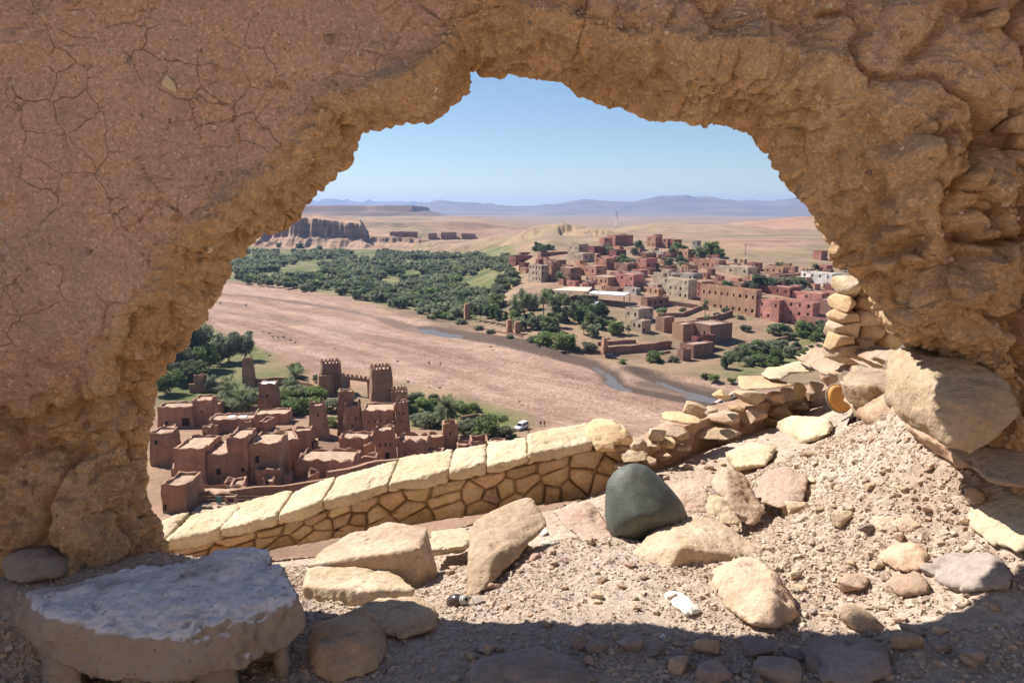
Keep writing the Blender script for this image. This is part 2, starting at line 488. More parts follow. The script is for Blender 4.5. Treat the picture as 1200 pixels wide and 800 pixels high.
def mesa_h(X, Y):
    p = P3(X, Y, 0 * X)
    s = X / Y * FPX + 600
    e = 3150 + 60 * fbm(p * 0.004, 4, 3)
    d1 = Y - e; d2 = (np.interp(Y, [3000, 4200], [486, 500]) - s) * 4.2 + 40 * fbm(p * 0.006, 4, 5)
    d = np.minimum(d1, d2)
    h = 26 * sst(-120, -14, d) + 26 * sst(-16, 10, d) + 2 * fbm(p * 0.01, 4, 7)
    return -34 + h * sst(0, 300, 4600 - Y) * sst(-420, -300, d + 0 * Y) - 6 * (1 - sst(-420, -300, d))
MESAM = mat_rock_far('mesa_rock', [(0.3, (0.14, 0.09, 0.065)), (0.5, (0.18, 0.12, 0.085)), (0.72, (0.24, 0.165, 0.115))], 0.006, 0.09, 0.6)
patch('mesa', np.linspace(-1500, -330, 260), np.linspace(2700, 4600, 110), mesa_h, MESAM, 'flat topped brown mesa behind the cliffs')
def hill(name, pxc, yc, rx, ry, hh, seed, mat, label, gully=0.0, n=130, z0=None):
    xc = (pxc - 600) / FPX * yc
    def hf(X, Y):
        p = P3(X, Y, 0 * X)
        a = (X - xc) / rx; b = (Y - yc) / ry
        r = np.sqrt(a * a + b * b) + 0.18 * fbm(p * (2.0 / rx), 4, seed)
        h = hh * sst(1.0, 0.1, r)
        g = fbm(P3(X * 9 / rx, Y * 2.0 / ry, 0 * X), 4, seed + 3, ridged=True)
        h = h * (1 + 0.25 * fbm(p * (4.0 / rx), 5, seed + 5)) - gully * np.clip(-g + 0.15, 0, 1) * sst(0.02, 0.35, h / hh) * sst(1.0, 0.6, h / hh)
        return zfar(X, Y) - 2.5 - 0.03 * hh + h
    return patch(name, np.linspace(xc - rx * 1.15, xc + rx * 1.15, n), np.linspace(yc - ry * 1.15, yc + ry * 1.15, n // 2), hf, mat, label)
HILLM = mat_rock_far('dry_hill', [(0.3, (0.20, 0.12, 0.075)), (0.5, (0.30, 0.205, 0.12)), (0.72, (0.28, 0.22, 0.12))], 0.035, 0.0, 1.0)
REDM = mat_rock_far('red_hill', [(0.3, (0.26, 0.14, 0.09)), (0.5, (0.33, 0.19, 0.12)), (0.72, (0.36, 0.24, 0.15))], 0.006, 0.0, 1)
hill('low_hill', 645, 980, 95, 110, 17, 3, HILLM, 'low gullied tan hill behind the town', 11)
hill('low_hill', 700, 900, 60, 60, 11, 8, HILLM, 'small furrowed mound behind the town', 5)
hill('low_hill', 800, 1250, 240, 200, 16, 14, HILLM, 'smooth green-tinged rise carrying the pylon')
hill('low_hill', 545, 1060, 110, 60, 16, 19, HILLM, 'bare pale spoil slope at the edge of the grove', 3)
hill('low_hill', 505, 1075, 60, 50, 14, 27, HILLM, 'rounded bare knoll beside the palm grove', 2)
hill('low_hill', 940, 1700, 260, 300, 26, 23, REDM, 'reddish hill seen beside the right edge of the opening')
MTNM = mat_rock_far('mountain_rock', [(0.3, (0.10, 0.08, 0.075)), (0.5, (0.16, 0.125, 0.105)), (0.72, (0.23, 0.18, 0.14))], 0.0012, 0.0, 6)
def range_(name, y0, y1, px0, px1, prof, seed, label, n=380, k=90):
    x0, x1 = (px0 - 600) / FPX * y0, (px1 - 600) / FPX * y1
    def hf(X, Y):
        s = X / Y * FPX + 600
        p = P3(X, Y, 0 * X)
        crest = np.interp(s, [a for a, b in prof], [-(b - 245.5) / FPX * (y0 * 0.35 + y1 * 0.65) * 1.02 for a, b in prof])
        t_ = np.clip((Y - y0) / (y1 - y0), 0, 1)
        up = sst(0.0, 0.65, t_) * sst(1.02, 0.72, t_)
        rg = fbm(p * (7.0 / (y1 - y0)), 6, seed, ridged=True)
        return -66 + (crest + 66) * up * (0.80 + 0.32 * rg * (0.35 + 0.65 * up)) + 14 * rg * up
    return patch(name, np.linspace(min(x0, (px0 - 600) / FPX * y1), max(x1, (px1 - 600) / FPX * y0), n), np.linspace(y0, y1, k), hf, MTNM, label)
range_('mountain_range', 6500, 11500, 430, 1130, [(430, 248), (480, 242), (520, 236), (560, 239), (620, 243), (660, 238), (700, 234), (740, 235), (770, 229), (800, 230), (815, 233), (850, 233), (900, 236), (930, 234), (1000, 240), (1130, 242)], 41,
       'hazy blue mountain range on the horizon')
range_('mountain_range', 12500, 15500, 250, 760, [(250, 236), (380, 234), (450, 236), (520, 238), (600, 242), (700, 243), (760, 244)], 57,
       'palest and farthest ridge low on the horizon, left of the range', 240, 60)

# ------------------------------------------------------------------ the ledge: rubble floor of the opening, path, hill top and an added slope behind the camera
CP = [(0, 800, 2.42), (300, 800, 2.38), (150, 840, 2.2), (600, 800, 2.15), (900, 800, 2.12), (1200, 800, 2.0), (0, 690, 2.8), (190, 655, 3.1), (410, 722, 2.8), (600, 720, 2.75), (600, 650, 3.4),
      (700, 630, 3.6), (440, 692, 3.6), (480, 706, 3.1), (360, 715, 2.9), (850, 640, 3.4), (950, 600, 3.6), (1000, 560, 3.8), (1080, 492, 3.5), (1150, 560, 3.0), (1200, 600, 2.8), (1200, 660, 2.5), (1000, 700, 2.7),
      (1100, 650, 2.8), (1010, 500, 4.5), (1060, 480, 4.0), (900, 548, 5.0), (935, 522, 5.4), (850, 560, 5.3), (800, 575, 5.0), (940, 500, 6.5), (965, 478, 7.4), (1000, 470, 6.2),
      (640, 602, 5.0), (700, 590, 5.0), (520, 640, 4.7), (400, 652, 4.8), (260, 668, 4.9), (560, 612, 5.3), (760, 585, 4.9), (740, 560, 5.45), (785, 545, 5.75), (850, 521, 6.4), (905, 504, 7.0), (945, 490, 7.3)]
CPT = [tuple(Py(*c)) for c in CP]
CPT += [(x, y, z) for x in (-6, -3, 0, 3, 6) for y, z in ((0.9, -1.5), (-0.6, -1.25), (-2.5, -0.3), (-6, 2.4), (-12, 6.8))] + [(-3.5, 3.0, -1.55), (-5.5, 3.0, -1.6), (4, 3.2, -0.7), (6, 3.2, -0.6)]  # unseen rise behind the camera, added to bounce sunlight onto the shaded wall
CPT += [(-3.5, 4.8, -2.65), (-5.5, 5, -3.0), (-1.2, 4.15, -2.15), (0, 4.2, -2.08), (0.9, 4.3, -1.98), (-2.5, 4.2, -2.3)]
CPT += [(x, 6.2, -3.1) for x in (-5, -3, -1.5, 0)] + [(0.4, 6.9, -3.0), (1.2, 7.9, -3.1), (2.0, 9.4, -3.2), (3.0, 10.2, -3.2), (3.6, 8.0, -2.1), (4.5, 7, -1.9), (6, 8, -1.8)]
CPT += [(x, 8.5, -5.0) for x in (-6, -3, 0)] + [(x, 11, -6.5) for x in (-6, -2, 2)] + [(5, 11, -4.5), (9, 8, -3), (9, 2, -0.8), (-9, 3, -2.2), (9, -8, 3.9), (-9, -8, 3.9), (10.5, -2, -0.4), (-10.5, -2, -0.6), (-9, 9, -7), (9, 11.5, -6)]
CPA = np.array(CPT)
def _phi(r): return r
_d = np.hypot(CPA[:, None, 0] - CPA[None, :, 0], CPA[:, None, 1] - CPA[None, :, 1])
_m = len(CPA)
_A = np.zeros((_m + 3, _m + 3)); _A[:_m, :_m] = -np.sqrt(_d ** 2 + 0.12 ** 2) + 0.0 * np.eye(_m)
_A[:_m, _m] = 1; _A[:_m, _m + 1:] = CPA[:, :2]; _A[_m, :_m] = 1; _A[_m + 1:, :_m] = CPA[:, :2].T
_w = np.linalg.solve(_A, np.concatenate([CPA[:, 2], [0, 0, 0]]))
def znear(x, y):
    x = np.asarray(x, dtype=np.float64); y = np.asarray(y, dtype=np.float64)
    z = _w[_m] + _w[_m + 1] * x + _w[_m + 2] * y
    for k in range(_m):
        z = z - _w[k] * np.sqrt((x - CPA[k, 0]) ** 2 + (y - CPA[k, 1]) ** 2 + 0.0144)
    return z
def dens(a, b, fine0, fine1, d, g):
    mid_ = np.arange(fine0, fine1, d); out = [mid_[0]]; s = d
    while out[-1] > a: s *= g; out.append(out[-1] - s)
    lo = out[1:][::-1]; out = [mid_[-1]]; s = d
    while out[-1] < b: s *= g; out.append(out[-1] + s)
    return np.concatenate([lo, mid_, out[1:]])
nx = dens(-12, 12, -2.0, 2.5, 0.0115, 1.09); ny = dens(-14, 12.5, 2.0, 4.3, 0.0115, 1.035)
Yn, Xn = np.meshgrid(ny, nx, indexing='ij')
Zn0 = znear(Xn, Yn)
pn = P3(Xn, Yn, 0 * Xn)
mound = sst(0.35, 1.1, Xn - 0.15 * (Yn - 3)) * sst(2.2, 2.9, Yn + 0.35 * Xn - 0.3)          # sandy clods of the slumped heap at the right
path = sst(4.2, 4.7, Yn) * (1 - mound)
def near_rough(X, Y, mnd, pth):
    p = P3(X, Y, 0 * X)
    z = 0.035 * fbm(p * 1.7, 4, 2) * (1 - 0.6 * pth)
    f1, f2, _ = worley(p * 9, 5, 2); z = z + (0.02 * (0.5 - f1)) * (0.35 + 0.9 * mnd) * (1 - pth)
    f1, f2, _ = worley(p * 24, 8, 2); z = z + (0.009 * (0.5 - f1)) * (0.5 + mnd) * (1 - 0.7 * pth)
    f1, f2, _ = worley(p * 48, 9, 2); z = z + 0.004 * (0.5 - f1) * (1 - 0.6 * pth)
    return z + 0.008 * fbm(p * 14, 4, 7)
Zn = Zn0 + near_rough(Xn, Yn, mound, path)
def zfloor(x, y): return float(znear(x, y))
t = NT('rubble_floor'); p = t.pos()
am = t.attr('mound')
a = t.noise(p, 1.4, 7, 0.62); b = t.noise(p, 22, 6, 0.7); v = t.vor(p, 55, 'F1', 'Color')
c0 = t.ramp(a, [(0.3, (0.36, 0.275, 0.21)), (0.5, (0.44, 0.345, 0.265)), (0.72, (0.50, 0.405, 0.32))])
c1 = t.ramp(a, [(0.3, (0.37, 0.275, 0.20)), (0.5, (0.45, 0.345, 0.26)), (0.72, (0.51, 0.405, 0.31))])
c = t.mix(am, c0, c1)
c = t.mix(1.0, c, t.ramp(b, [(0.25, 0.7), (0.75, 1.2)]), 'MULTIPLY')
hs = t.n('ShaderNodeSeparateColor'); t.l(v, hs.inputs[0])
c = t.mix(1.0, c, t.ramp(hs.outputs[0], [(0.0, 0.78), (1.0, 1.15)]), 'MULTIPLY')
nb = t.bump(t.noise(p, 60, 7, 0.75), 0.007, 1.0)
nb = t.bump(t.vor(p, 110), 0.004, 0.8, nb)
FLOORM = t.done(c, 0.95, nb)
me = np_mesh('ledge', P3(Xn, Yn, Zn), grid_faces(len(ny), len(nx))[:, ::-1])
attr(me, 'mound', np.clip(mound * 0.9 + 0.55 * path, 0, 1).ravel())
struct(link('terrain', me, FLOORM), 'rubble and packed earth of the hilltop ledge and path')
# ------------------------------------------------------------------ the old mud wall with the broken opening
EDGE = [(215, 745), (203, 690), (200, 655), (194, 630), (192, 617), (183, 594), (179, 571), (176, 542), (176, 509), (183, 496), (186, 454), (192, 431), (205, 415), (218, 402), (230, 380), (240, 359), (256, 345),
        (265, 321), (267, 297), (288, 284), (315, 263), (341, 244), (360, 228), (371, 218), (398, 198), (407, 196), (415, 184), (418, 169), (427, 152), (446, 152), (467, 150), (488, 144), (505, 140), (525, 123), (538, 116),
        (545, 98), (547, 84), (565, 90), (589, 89), (613, 86), (633, 96), (656, 99), (670, 105), (680, 115), (704, 123), (724, 133), (758, 144), (775, 139), (800, 142), (830, 142), (860, 145), (880, 160), (897, 180), (910, 195),
        (935, 230), (960, 260), (975, 280), (987, 300), (992, 320), (1010, 340), (1025, 370), (1045, 395), (1066, 414), (1078, 440), (1080, 475), (1090, 560), (1085, 680), (1060, 745), (900, 762), (620, 768), (380, 765)]
DS, DF, DB = 3.35, 2.93, 3.56
cs = Py(620, 420, DS)
E = np.array([[*Py(a, b, DS)] for a, b in EDGE])[:, [0, 2]]
seg = np.linalg.norm(np.roll(E, -1, 0) - E, axis=1)
under = np.array([1 if E[k, 1] > -1.75 or E[(k + 1) % len(E), 1] > -1.75 else 0.12 for k in range(len(E))])
wt = seg * under; cum = np.concatenate([[0], np.cumsum(wt)])
NI = 980
sp = np.linspace(0, cum[-1], NI, endpoint=False)
Ec = np.vstack([E, E[:1]])
ex = np.interp(sp, cum, Ec[:, 0]); ez = np.interp(sp, cum, Ec[:, 1])
# keep the traced corners but break the straight runs between them; the wall face keeps only the broad shape
ker = np.exp(-(np.arange(-40, 41) / 16.0) ** 2); ker /= ker.sum()
def ring_smooth(a): return np.convolve(np.concatenate([a[-40:], a, a[:40]]), ker, 'valid')
sx, sz = ring_smooth(ex), ring_smooth(ez)
pe = P3(ex * 7, ez * 7, 0 * ex); amp = 0.012
ex = ex + amp * fbm(pe, 4, 3); ez = ez + amp * fbm(pe, 4, 9)
pe = P3(ex * 26, ez * 26, 0 * ex)
ex = ex + 0.011 * fbm(pe, 4, 5, 0.65); ez = ez + 0.011 * fbm(pe, 4, 6, 0.65)
dx, dz = ex - cs.x, ez - cs.z
rad = np.hypot(dx, dz); dx, dz = dx / rad, dz / rad
srad = (sx - cs.x) * dx + (sz - cs.z) * dz
ang = np.degrees(np.arctan2(dz, dx))                        # 0 right, 90 up, 180 left
aa = np.array([-180, -150, -90, -30, -5, 15, 35, 55, 75, 95, 120, 150, 165, 180])
lipw = np.interp(ang, aa, [0.16, 0.2, 0.1, 0.12, 0.12, 0.17, 0.27, 0.30, 0.24, 0.15, 0.08, 0.06, 0.10, 0.16])
soft = np.interp(ang, aa, [0.6, 0.8, 0.5, 1.0, 1.0, 1.0, 1.0, 0.9, 0.7, 0.4, 0.1, 0.1, 0.35, 0.6])
lipw = lipw * (1 + 0.35 * fbm(P3(ex * 3, ez * 3, 0 * ex), 3, 15)) + 0.0
XL, XR, ZB, ZT = -5.5, 6.0, -2.7, 1.0  # unseen wall top set low so more sunlit ground bounces onto the face
tx = np.where(dx > 0, (XR - cs.x) / np.maximum(dx, 1e-6), (XL - cs.x) / np.minimum(dx, -1e-6))
tz = np.where(dz > 0, (ZT - cs.z) / np.maximum(dz, 1e-6), (ZB - cs.z) / np.minimum(dz, -1e-6))
SI = np.minimum(tx, tz) - rad - lipw
NB, NTN, NF = 26, 84, 250
tb = np.linspace(1, 0, NB, endpoint=False); tt = np.linspace(0, 1, NTN, endpoint=False); q = np.linspace(0, 1, NF) ** 1.55
off_b = (0.30 * tb ** 1.2)[None, :] + 0 * rad[:, None]; dep_b = (DS + (DB - DS) * tb ** 0.8)[None, :] + 0 * rad[:, None]
kk = 1.0 + 0.5 * soft[:, None]
off_t = lipw[:, None] * tt[None, :] ** kk; dep_t = DS - (DS - DF) * tt[None, :] ** (1.0 / (1 + 0.25 * soft[:, None]))
off_f = lipw[:, None] + SI[:, None] * q[None, :]; dep_f = DF - 0.0 * off_f
back_o = (lipw + SI)[:, None] * np.array([[1.0, 0.5]]); back_o = np.maximum(back_o, 0.4); back_d = DB + 0 * back_o
end_o = off_f[:, -1:]; end_d = np.full((NI, 1), DB)
off = np.concatenate([back_o, off_b, off_t, off_f, end_o], 1); dep = np.concatenate([back_d, dep_b, dep_t, dep_f, end_d], 1)
j0 = 2 + NB + NTN
for _ in range(60):                                          # round the lip, more where the mud has slumped
    a0, a1 = j0 - 40, j0 + 60
    for A in (off, dep):
        B = A.copy()
        B[:, a0:a1] = 0.5 * A[:, a0:a1] + 0.25 * (A[:, a0 - 1:a1 - 1] + A[:, a0 + 1:a1 + 1])
        wl = (0.12 + 0.88 * soft)[:, None]
        A[:] = A * (1 - wl) + B * wl
jS = 2 + NB
keepj = np.exp(-(np.abs(np.arange(off.shape[1]) - jS) / 16.0) ** 1.3)[None, :]
rr = rad[:, None] * keepj + srad[:, None] * (1 - keepj)
X = cs.x + dx[:, None] * (rr + off); Z = cs.z + dz[:, None] * (rr + off); Yw = dep
# the right of the wall bellies towards the viewer, the lower left is eaten back
fr_ = sst(DS, DF, Yw)
Yw = Yw - fr_ * (0.10 * sst(0.5, 2.0, X) * sst(0.9, -0.4, Z)) + fr_ * 0.24 * np.exp(-(((X + 1.9) / 0.5) ** 2 + ((Z + 0.95) / 0.32) ** 2))
W = np.stack([X, Yw, Z], -1).astype(np.float32)
def normals(W):
    du = np.roll(W, -1, 0) - np.roll(W, 1, 0); dv = np.gradient(W, axis=1)
    n = np.cross(du, dv); return n / (np.linalg.norm(n, axis=-1, keepdims=True) + 1e-9)
nn = normals(W)
if nn[NI // 2, -60, 1] > 0: nn = -nn
front = sst(0.0, 0.10, off - lipw[:, None]) * (Yw < DS)
nz = fbm(W * 1.6, 3, 77)
plaster = sst(0.62, 0.12, X + 0.35 * nz) * sst(-0.85, -0.55, Z + 0.25 * nz) * front
topright = sst(0.2, 0.5, Z + 0.1 * nz) * front * 0.45
plaster = np.maximum(plaster, topright)
rough = 1 - plaster
d = 0.022 * fbm(W * 1.3, 3, 1)
# flat mud plaster: slipped skins, cracks
wv = W * 1.0 + 0.05 * np.stack([fbm(W * 5, 3, 51), fbm(W * 5, 3, 52), fbm(W * 5, 3, 53)], -1)
f1, f2, idc = worley(P3(wv[..., 0] * 3.6, wv[..., 2] * 3.6, 0 * X), 61, 2)
crack = np.exp(-((f2 - f1) / 0.02) ** 2) * sst(0.0, 0.4, fbm(W * 1.9, 3, 63))
g1, g2, _ = worley(P3(wv[..., 0] * 8.5, wv[..., 2] * 8.5, 0 * X), 66, 2)
crack2 = np.exp(-((g2 - g1) / 0.035) ** 2) * sst(-0.1, 0.3, fbm(W * 2.7, 3, 68))
skin = sst(0.02, 0.07, fbm(W * 2.2, 4, 71)) * 0.009 + sst(0.2, 0.23, fbm(W * 3.7, 4, 74)) * 0.006
d = d + plaster * (-0.015 * crack - 0.009 * crack2 + skin + 0.012 * (idc - 0.5) + 0.004 * fbm(W * 14, 4, 5) + 0.006 * fbm(W * 5, 3, 15))
# broken mud and rubble core
h1, h2, hid = worley(W * 3.0 + 0.35 * fbm(W * 4, 3, 81)[..., None], 83)
k1, k2, kid = worley(W * 8.0 + 0.2 * fbm(W * 9, 2, 85)[..., None], 87)
lam = fbm(W * np.array([3.0, 3.0, 6.5], np.float32), 4, 101) * 5.0
lam = np.floor(lam) + sst(0.62, 0.98, lam - np.floor(lam))
big_ = 0.085 * fbm(W * 2.6, 5, 90) + 0.034 * fbm(W * 7, 4, 92, ridged=True) + 0.020 * lam
lm = np.maximum(sst(0.3, 1.1, X), sst(-0.35, -0.8, Z) * sst(-0.9, -1.4, X))
lump = 0.19 * (0.5 - h1) * lm + 0.065 * (0.45 - k1) * (0.5 + 0.5 * lm)
pitn = -0.05 * sst(0.42, 0.6, fbm(W * 6, 3, 97))
tun = sst(DF + 0.02, DF + 0.15, Yw)
gap = -0.10 * np.exp(-((h2 - h1) / 0.09) ** 2) * np.maximum(sst(0.6, 1.3, X), 0.6 * lm) * front - 0.045 * np.exp(-((k2 - k1) / 0.11) ** 2) * sst(-0.1, 0.3, fbm(W * 2, 2, 105)) * front
d = d + rough * (big_ * (1 - 0.35 * tun) + lump * (1 - 0.25 * tun) + pitn * (1 - 0.5 * tun) + gap + 0.016 * fbm(W * 18, 4, 95, ridged=True) + 0.014 * (0.5 - worley(W * 19, 99)[0]))
core = tun * (Yw < DS + 0.1) * rough
c1_, c2_, _c = worley(W * np.array([6.0, 6.0, 10.0], np.float32) + 0.5 * fbm(W * 5, 3, 121)[..., None], 123)
d = d + core * (0.040 * fbm(W * 6, 5, 111, 0.62) + 0.022 * fbm(W * 13, 4, 113, ridged=True) + 0.026 * (0.45 - c1_) - 0.022 * np.exp(-((c2_ - c1_) / 0.10) ** 2) - 0.05 * sst(0.35, 0.6, fbm(W * 9, 3, 117)))
near_edge = np.exp(-((np.arange(W.shape[1]) - (2 + NB)) / 7.0) ** 2)[None, :]
d = d * (1 - 0.6 * near_edge)
W2 = W + nn * d[..., None]
t = NT('mud_wall'); p = t.pos()
ap, at_ = t.attr('plaster'), t.attr('tunnel')
a = t.noise(p, 1.1, 7, 0.62); b = t.noise(p, 9, 6, 0.68); f = t.noise(p, 60, 5, 0.72)
cp = t.ramp(a, [(0.3, (0.42, 0.265, 0.185)), (0.5, (0.50, 0.325, 0.228)), (0.72, (0.56, 0.385, 0.275))])
cr = t.ramp(a, [(0.3, (0.37, 0.225, 0.12)), (0.5, (0.48, 0.31, 0.17)), (0.72, (0.57, 0.40, 0.24))])
c = t.mix(ap, cr, cp)
c = t.mix(1.0, c, t.ramp(b, [(0.25, 0.84), (0.5, 1.0), (0.78, 1.12)]), 'MULTIPLY')
c = t.mix(t.math('MULTIPLY', t.ramp(t.noise(p, 2.3, 5, 0.55, 0.6), [(0.46, 0.0), (0.62, 0.65)]), ap), c, (0.37, 0.27, 0.215))
c = t.mix(t.ramp(t.noise(p, 3.1, 4, 0.55, 0.4), [(0.60, 0.0), (0.72, 0.55)]), c, (0.58, 0.40, 0.255))
c = t.mix(1.0, c, t.ramp(f, [(0.25, 0.78), (0.75, 1.18)]), 'MULTIPLY')
gr = t.n('ShaderNodeTexVoronoi'); gr.inputs['Scale'].default_value = 120; t.l(p, gr.inputs['Vector'])
gs_ = t.n('ShaderNodeSeparateColor'); t.l(gr.outputs['Color'], gs_.inputs[0])
c = t.mix(1.0, c, t.ramp(gs_.outputs[0], [(0.0, 0.72), (0.2, 0.95), (0.8, 1.03), (1.0, 1.35)]), 'MULTIPLY')
w1 = t.n('ShaderNodeTexVoronoi'); w1.inputs['Scale'].default_value = 16; t.l(p, w1.inputs['Vector'])   # gravel and straw bits in the mud
sc_ = t.n('ShaderNodeSeparateColor'); t.l(w1.outputs['Color'], sc_.inputs[0])
sel = t.math('MULTIPLY', t.ramp(w1.outputs['Distance'], [(0.16, 1.0), (0.21, 0.0)]), t.ramp(sc_.outputs[0], [(0.70, 0.0), (0.72, 1.0)]))
c = t.mix(t.math('MULTIPLY', sel, 0.75), c, t.ramp(sc_.outputs[1], [(0.0, (0.62, 0.5, 0.38)), (0.6, (0.55, 0.38, 0.25)), (0.8, (0.20, 0.15, 0.12)), (1.0, (0.66, 0.58, 0.5))]))
mp = t.n('ShaderNodeVectorMath', operation='ADD'); nv = t.n('ShaderNodeTexNoise'); nv.inputs['Scale'].default_value = 7; nv.inputs['Detail'].default_value = 4
t.l(p, nv.inputs['Vector'])
sc2 = t.n('ShaderNodeVectorMath', operation='SCALE'); sc2.inputs['Scale'].default_value = 0.10; t.l(nv.outputs['Color'], sc2.inputs[0])
t.l(p, mp.inputs[0]); t.l(sc2.outputs[0], mp.inputs[1])
ce = t.vor(mp.outputs[0], 7.0, 'DISTANCE_TO_EDGE')
cm = t.ramp(t.noise(p, 3.4, 3), [(0.47, 0.0), (0.56, 1.0)])
crk = t.math('MULTIPLY', t.math('SUBTRACT', 1.0, t.ramp(ce, [(0.0, 0.0), (0.02, 1.0)])), t.math('MULTIPLY', cm, ap))
hgt = t.math('SUBTRACT', t.math('ADD', t.math('MULTIPLY', b, 0.9), t.math('MULTIPLY', f, 0.5)), t.math('MULTIPLY', crk, t.math('MULTIPLY', t.noise(p, 5.0, 3), 1.0)))
hgt = t.math('ADD', hgt, t.math('MULTIPLY', sel, 0.25))
nb = t.bump(hgt, 0.015, 1.0)
nb = t.bump(t.noise(p, 150, 5, 0.8), 0.0035, 1.0, nb)
WALLM = t.done(c, 0.96, nb)
me = np_mesh('wall', W2, grid_faces(NI, W.shape[1], True))
attr(me, 'plaster', plaster.ravel()); attr(me, 'tunnel', tun.ravel())
wall = thing('ruined_mud_arch', 'thick cracked mud brick wall broken through by a ragged arched opening', 'wall', (0, 0, 0))
wm = link('mud_face', me, WALLM, wall)
print('wall normal y', nn[NI // 2, -60], len(me.polygons))
# ------------------------------------------------------------------ rocks
def _ico(level):
    bm = bmesh.new(); bmesh.ops.create_icosphere(bm, subdivisions=level, radius=1.0)
    V = np.array([v.co[:] for v in bm.verts], dtype=np.float32); F = np.array([[v.index for v in f.verts] for f in bm.faces], dtype=np.int32)
    bm.free(); return V, F
ICO = {k: _ico(k) for k in (1, 2, 3, 4, 5)}
def rock_verts(level, seed, boxy=0.6, planes=9, cut=(0.62, 0.9), rough=0.06, fine=0.02):
    rg = np.random.default_rng(seed)
    V = ICO[level][0].copy()
    if boxy < 1: V = np.sign(V) * np.abs(V) ** boxy; V /= np.abs(V).max(0)
    for _ in range(planes):
        n = rg.normal(size=3); n[2] *= 0.8; n /= np.linalg.norm(n)
        m = (V @ n).max() * rg.uniform(*cut)
        V = V - np.clip(V @ n - m, 0, None)[:, None] * n[None, :]
    V = V / np.abs(V).max(0)
    nr = V / np.linalg.norm(V, axis=1, keepdims=True)
    o = rg.uniform(0, 50, 3)
    V = V + nr * (rough * fbm(V * 1.6 + o, 4, seed % 97) + fine * fbm(V * 6 + o, 3, seed % 89, ridged=True))[:, None]
    return V
def norm_box(V):
    lo, hi = V.min(0), V.max(0); return (V - (lo + hi) / 2) / ((hi - lo) / 2)
def rock_mesh(name, level, seed, dims, rot=(0, 0, 0), smooth=True, **kw):
    V = norm_box(rock_verts(level, seed, **kw)) * (np.array(dims) / 2)
    M = np.array(Matrix.Rotation(rot[2], 3, 'Z') @ Matrix.Rotation(rot[1], 3, 'Y') @ Matrix.Rotation(rot[0], 3, 'X'))
    V = V @ M.T
    return np_mesh(name, V, ICO[level][1], smooth)
def rock_px(name, box, y, mat, seed, label=None, cat='rock', group=None, parent=None, level=4, deep=None, rot=(0, 0, 0), sink=0.0, hfac=None, **kw):
    x0, y0, x1, y1 = box
    c = Py((x0 + x1) / 2, (y0 + y1) / 2, y); s = pxs(y) * math.sqrt(1 + (c.z / y) ** 2)
    w = (x1 - x0) * pxs(y); hp = (y1 - y0) * s
    a = math.atan2(-c.z, y)
    dd = deep if deep is not None else 0.75 * w
    h = (hp - dd * math.sin(a) * 0.75) / math.cos(a) if hfac is None else hp * hfac
    h = max(h, 0.4 * hp)
    me = rock_mesh(name, level, seed, (w * 1.04, dd, h * 1.05), rot, **kw)
    o = link(name, me, mat, parent)
    o.location = (c.x, y + dd * 0.25, c.z - sink)
    if label: tag(o, label, cat, group)
    return o
def hull_rock(name, pts, mat, seed, vox=0.02, smooth_it=4, rough=0.02, fine=0.008, fscale=1.0, parent=None, shade=True):
    # convex hull of world points, remeshed, worn at the edges and roughened
    bm = bmesh.new()
    for q_ in pts: bm.verts.new(q_)
    r = bmesh.ops.convex_hull(bm, input=bm.verts[:])
    bmesh.ops.delete(bm, geom=[v for v in bm.verts if not v.link_faces], context='VERTS')
    me = bpy.data.meshes.new(name); bm.to_mesh(me); bm.free()
    return remeshed(name, [me], mat, seed, vox, smooth_it, rough, fine, fscale, parent)
def remeshed(name, meshes, mat, seed, vox, smooth_it, rough, fine, fscale=1.0, parent=None):
    bm = bmesh.new()
    for m_ in meshes: bm.from_mesh(m_)
    me = bpy.data.meshes.new(name); bm.to_mesh(me); bm.free()
    tmp = bpy.data.objects.new('tmp', me); COL.objects.link(tmp)
    md = tmp.modifiers.new('r', 'REMESH'); md.mode = 'VOXEL'; md.voxel_size = vox
    dg = bpy.context.evaluated_depsgraph_get(); dg.update()
    me2 = bpy.data.meshes.new_from_object(tmp.evaluated_get(dg))
    bpy.data.objects.remove(tmp)
    n = len(me2.vertices); V = np.zeros(n * 3, np.float32); me2.vertices.foreach_get('co', V); V = V.reshape(-1, 3)
    ne = len(me2.edges); Ed = np.zeros(ne * 2, np.int32); me2.edges.foreach_get('vertices', Ed); Ed = Ed.reshape(-1, 2)
    deg = np.bincount(Ed.ravel(), minlength=n).astype(np.float32)[:, None]
    for _ in range(smooth_it):
        S = np.zeros_like(V)
        for k in range(3):
            S[:, k] = np.bincount(Ed[:, 0], V[Ed[:, 1], k], n) + np.bincount(Ed[:, 1], V[Ed[:, 0], k], n)
        V = 0.4 * V + 0.6 * S / deg
    me2.vertices.foreach_set('co', V.ravel()); me2.update()
    N = np.zeros(n * 3, np.float32); me2.vertices.foreach_get('normal', N); N = N.reshape(-1, 3)
    L = fscale * 6.0
    V = V + N * (rough * fbm(V * L, 5, seed) + fine * fbm(V * L * 4, 4, seed + 9, ridged=True) - fine * 1.6 * sst(0.35, 0.6, fbm(V * L * 2.2, 3, seed + 4)))[:, None]
    me2.vertices.foreach_set('co', V.ravel())
    me2.polygons.foreach_set('use_smooth', [True] * len(me2.polygons)); me2.update()
    me2.materials.clear(); me2.name = name
    return link(name, me2, mat, parent)

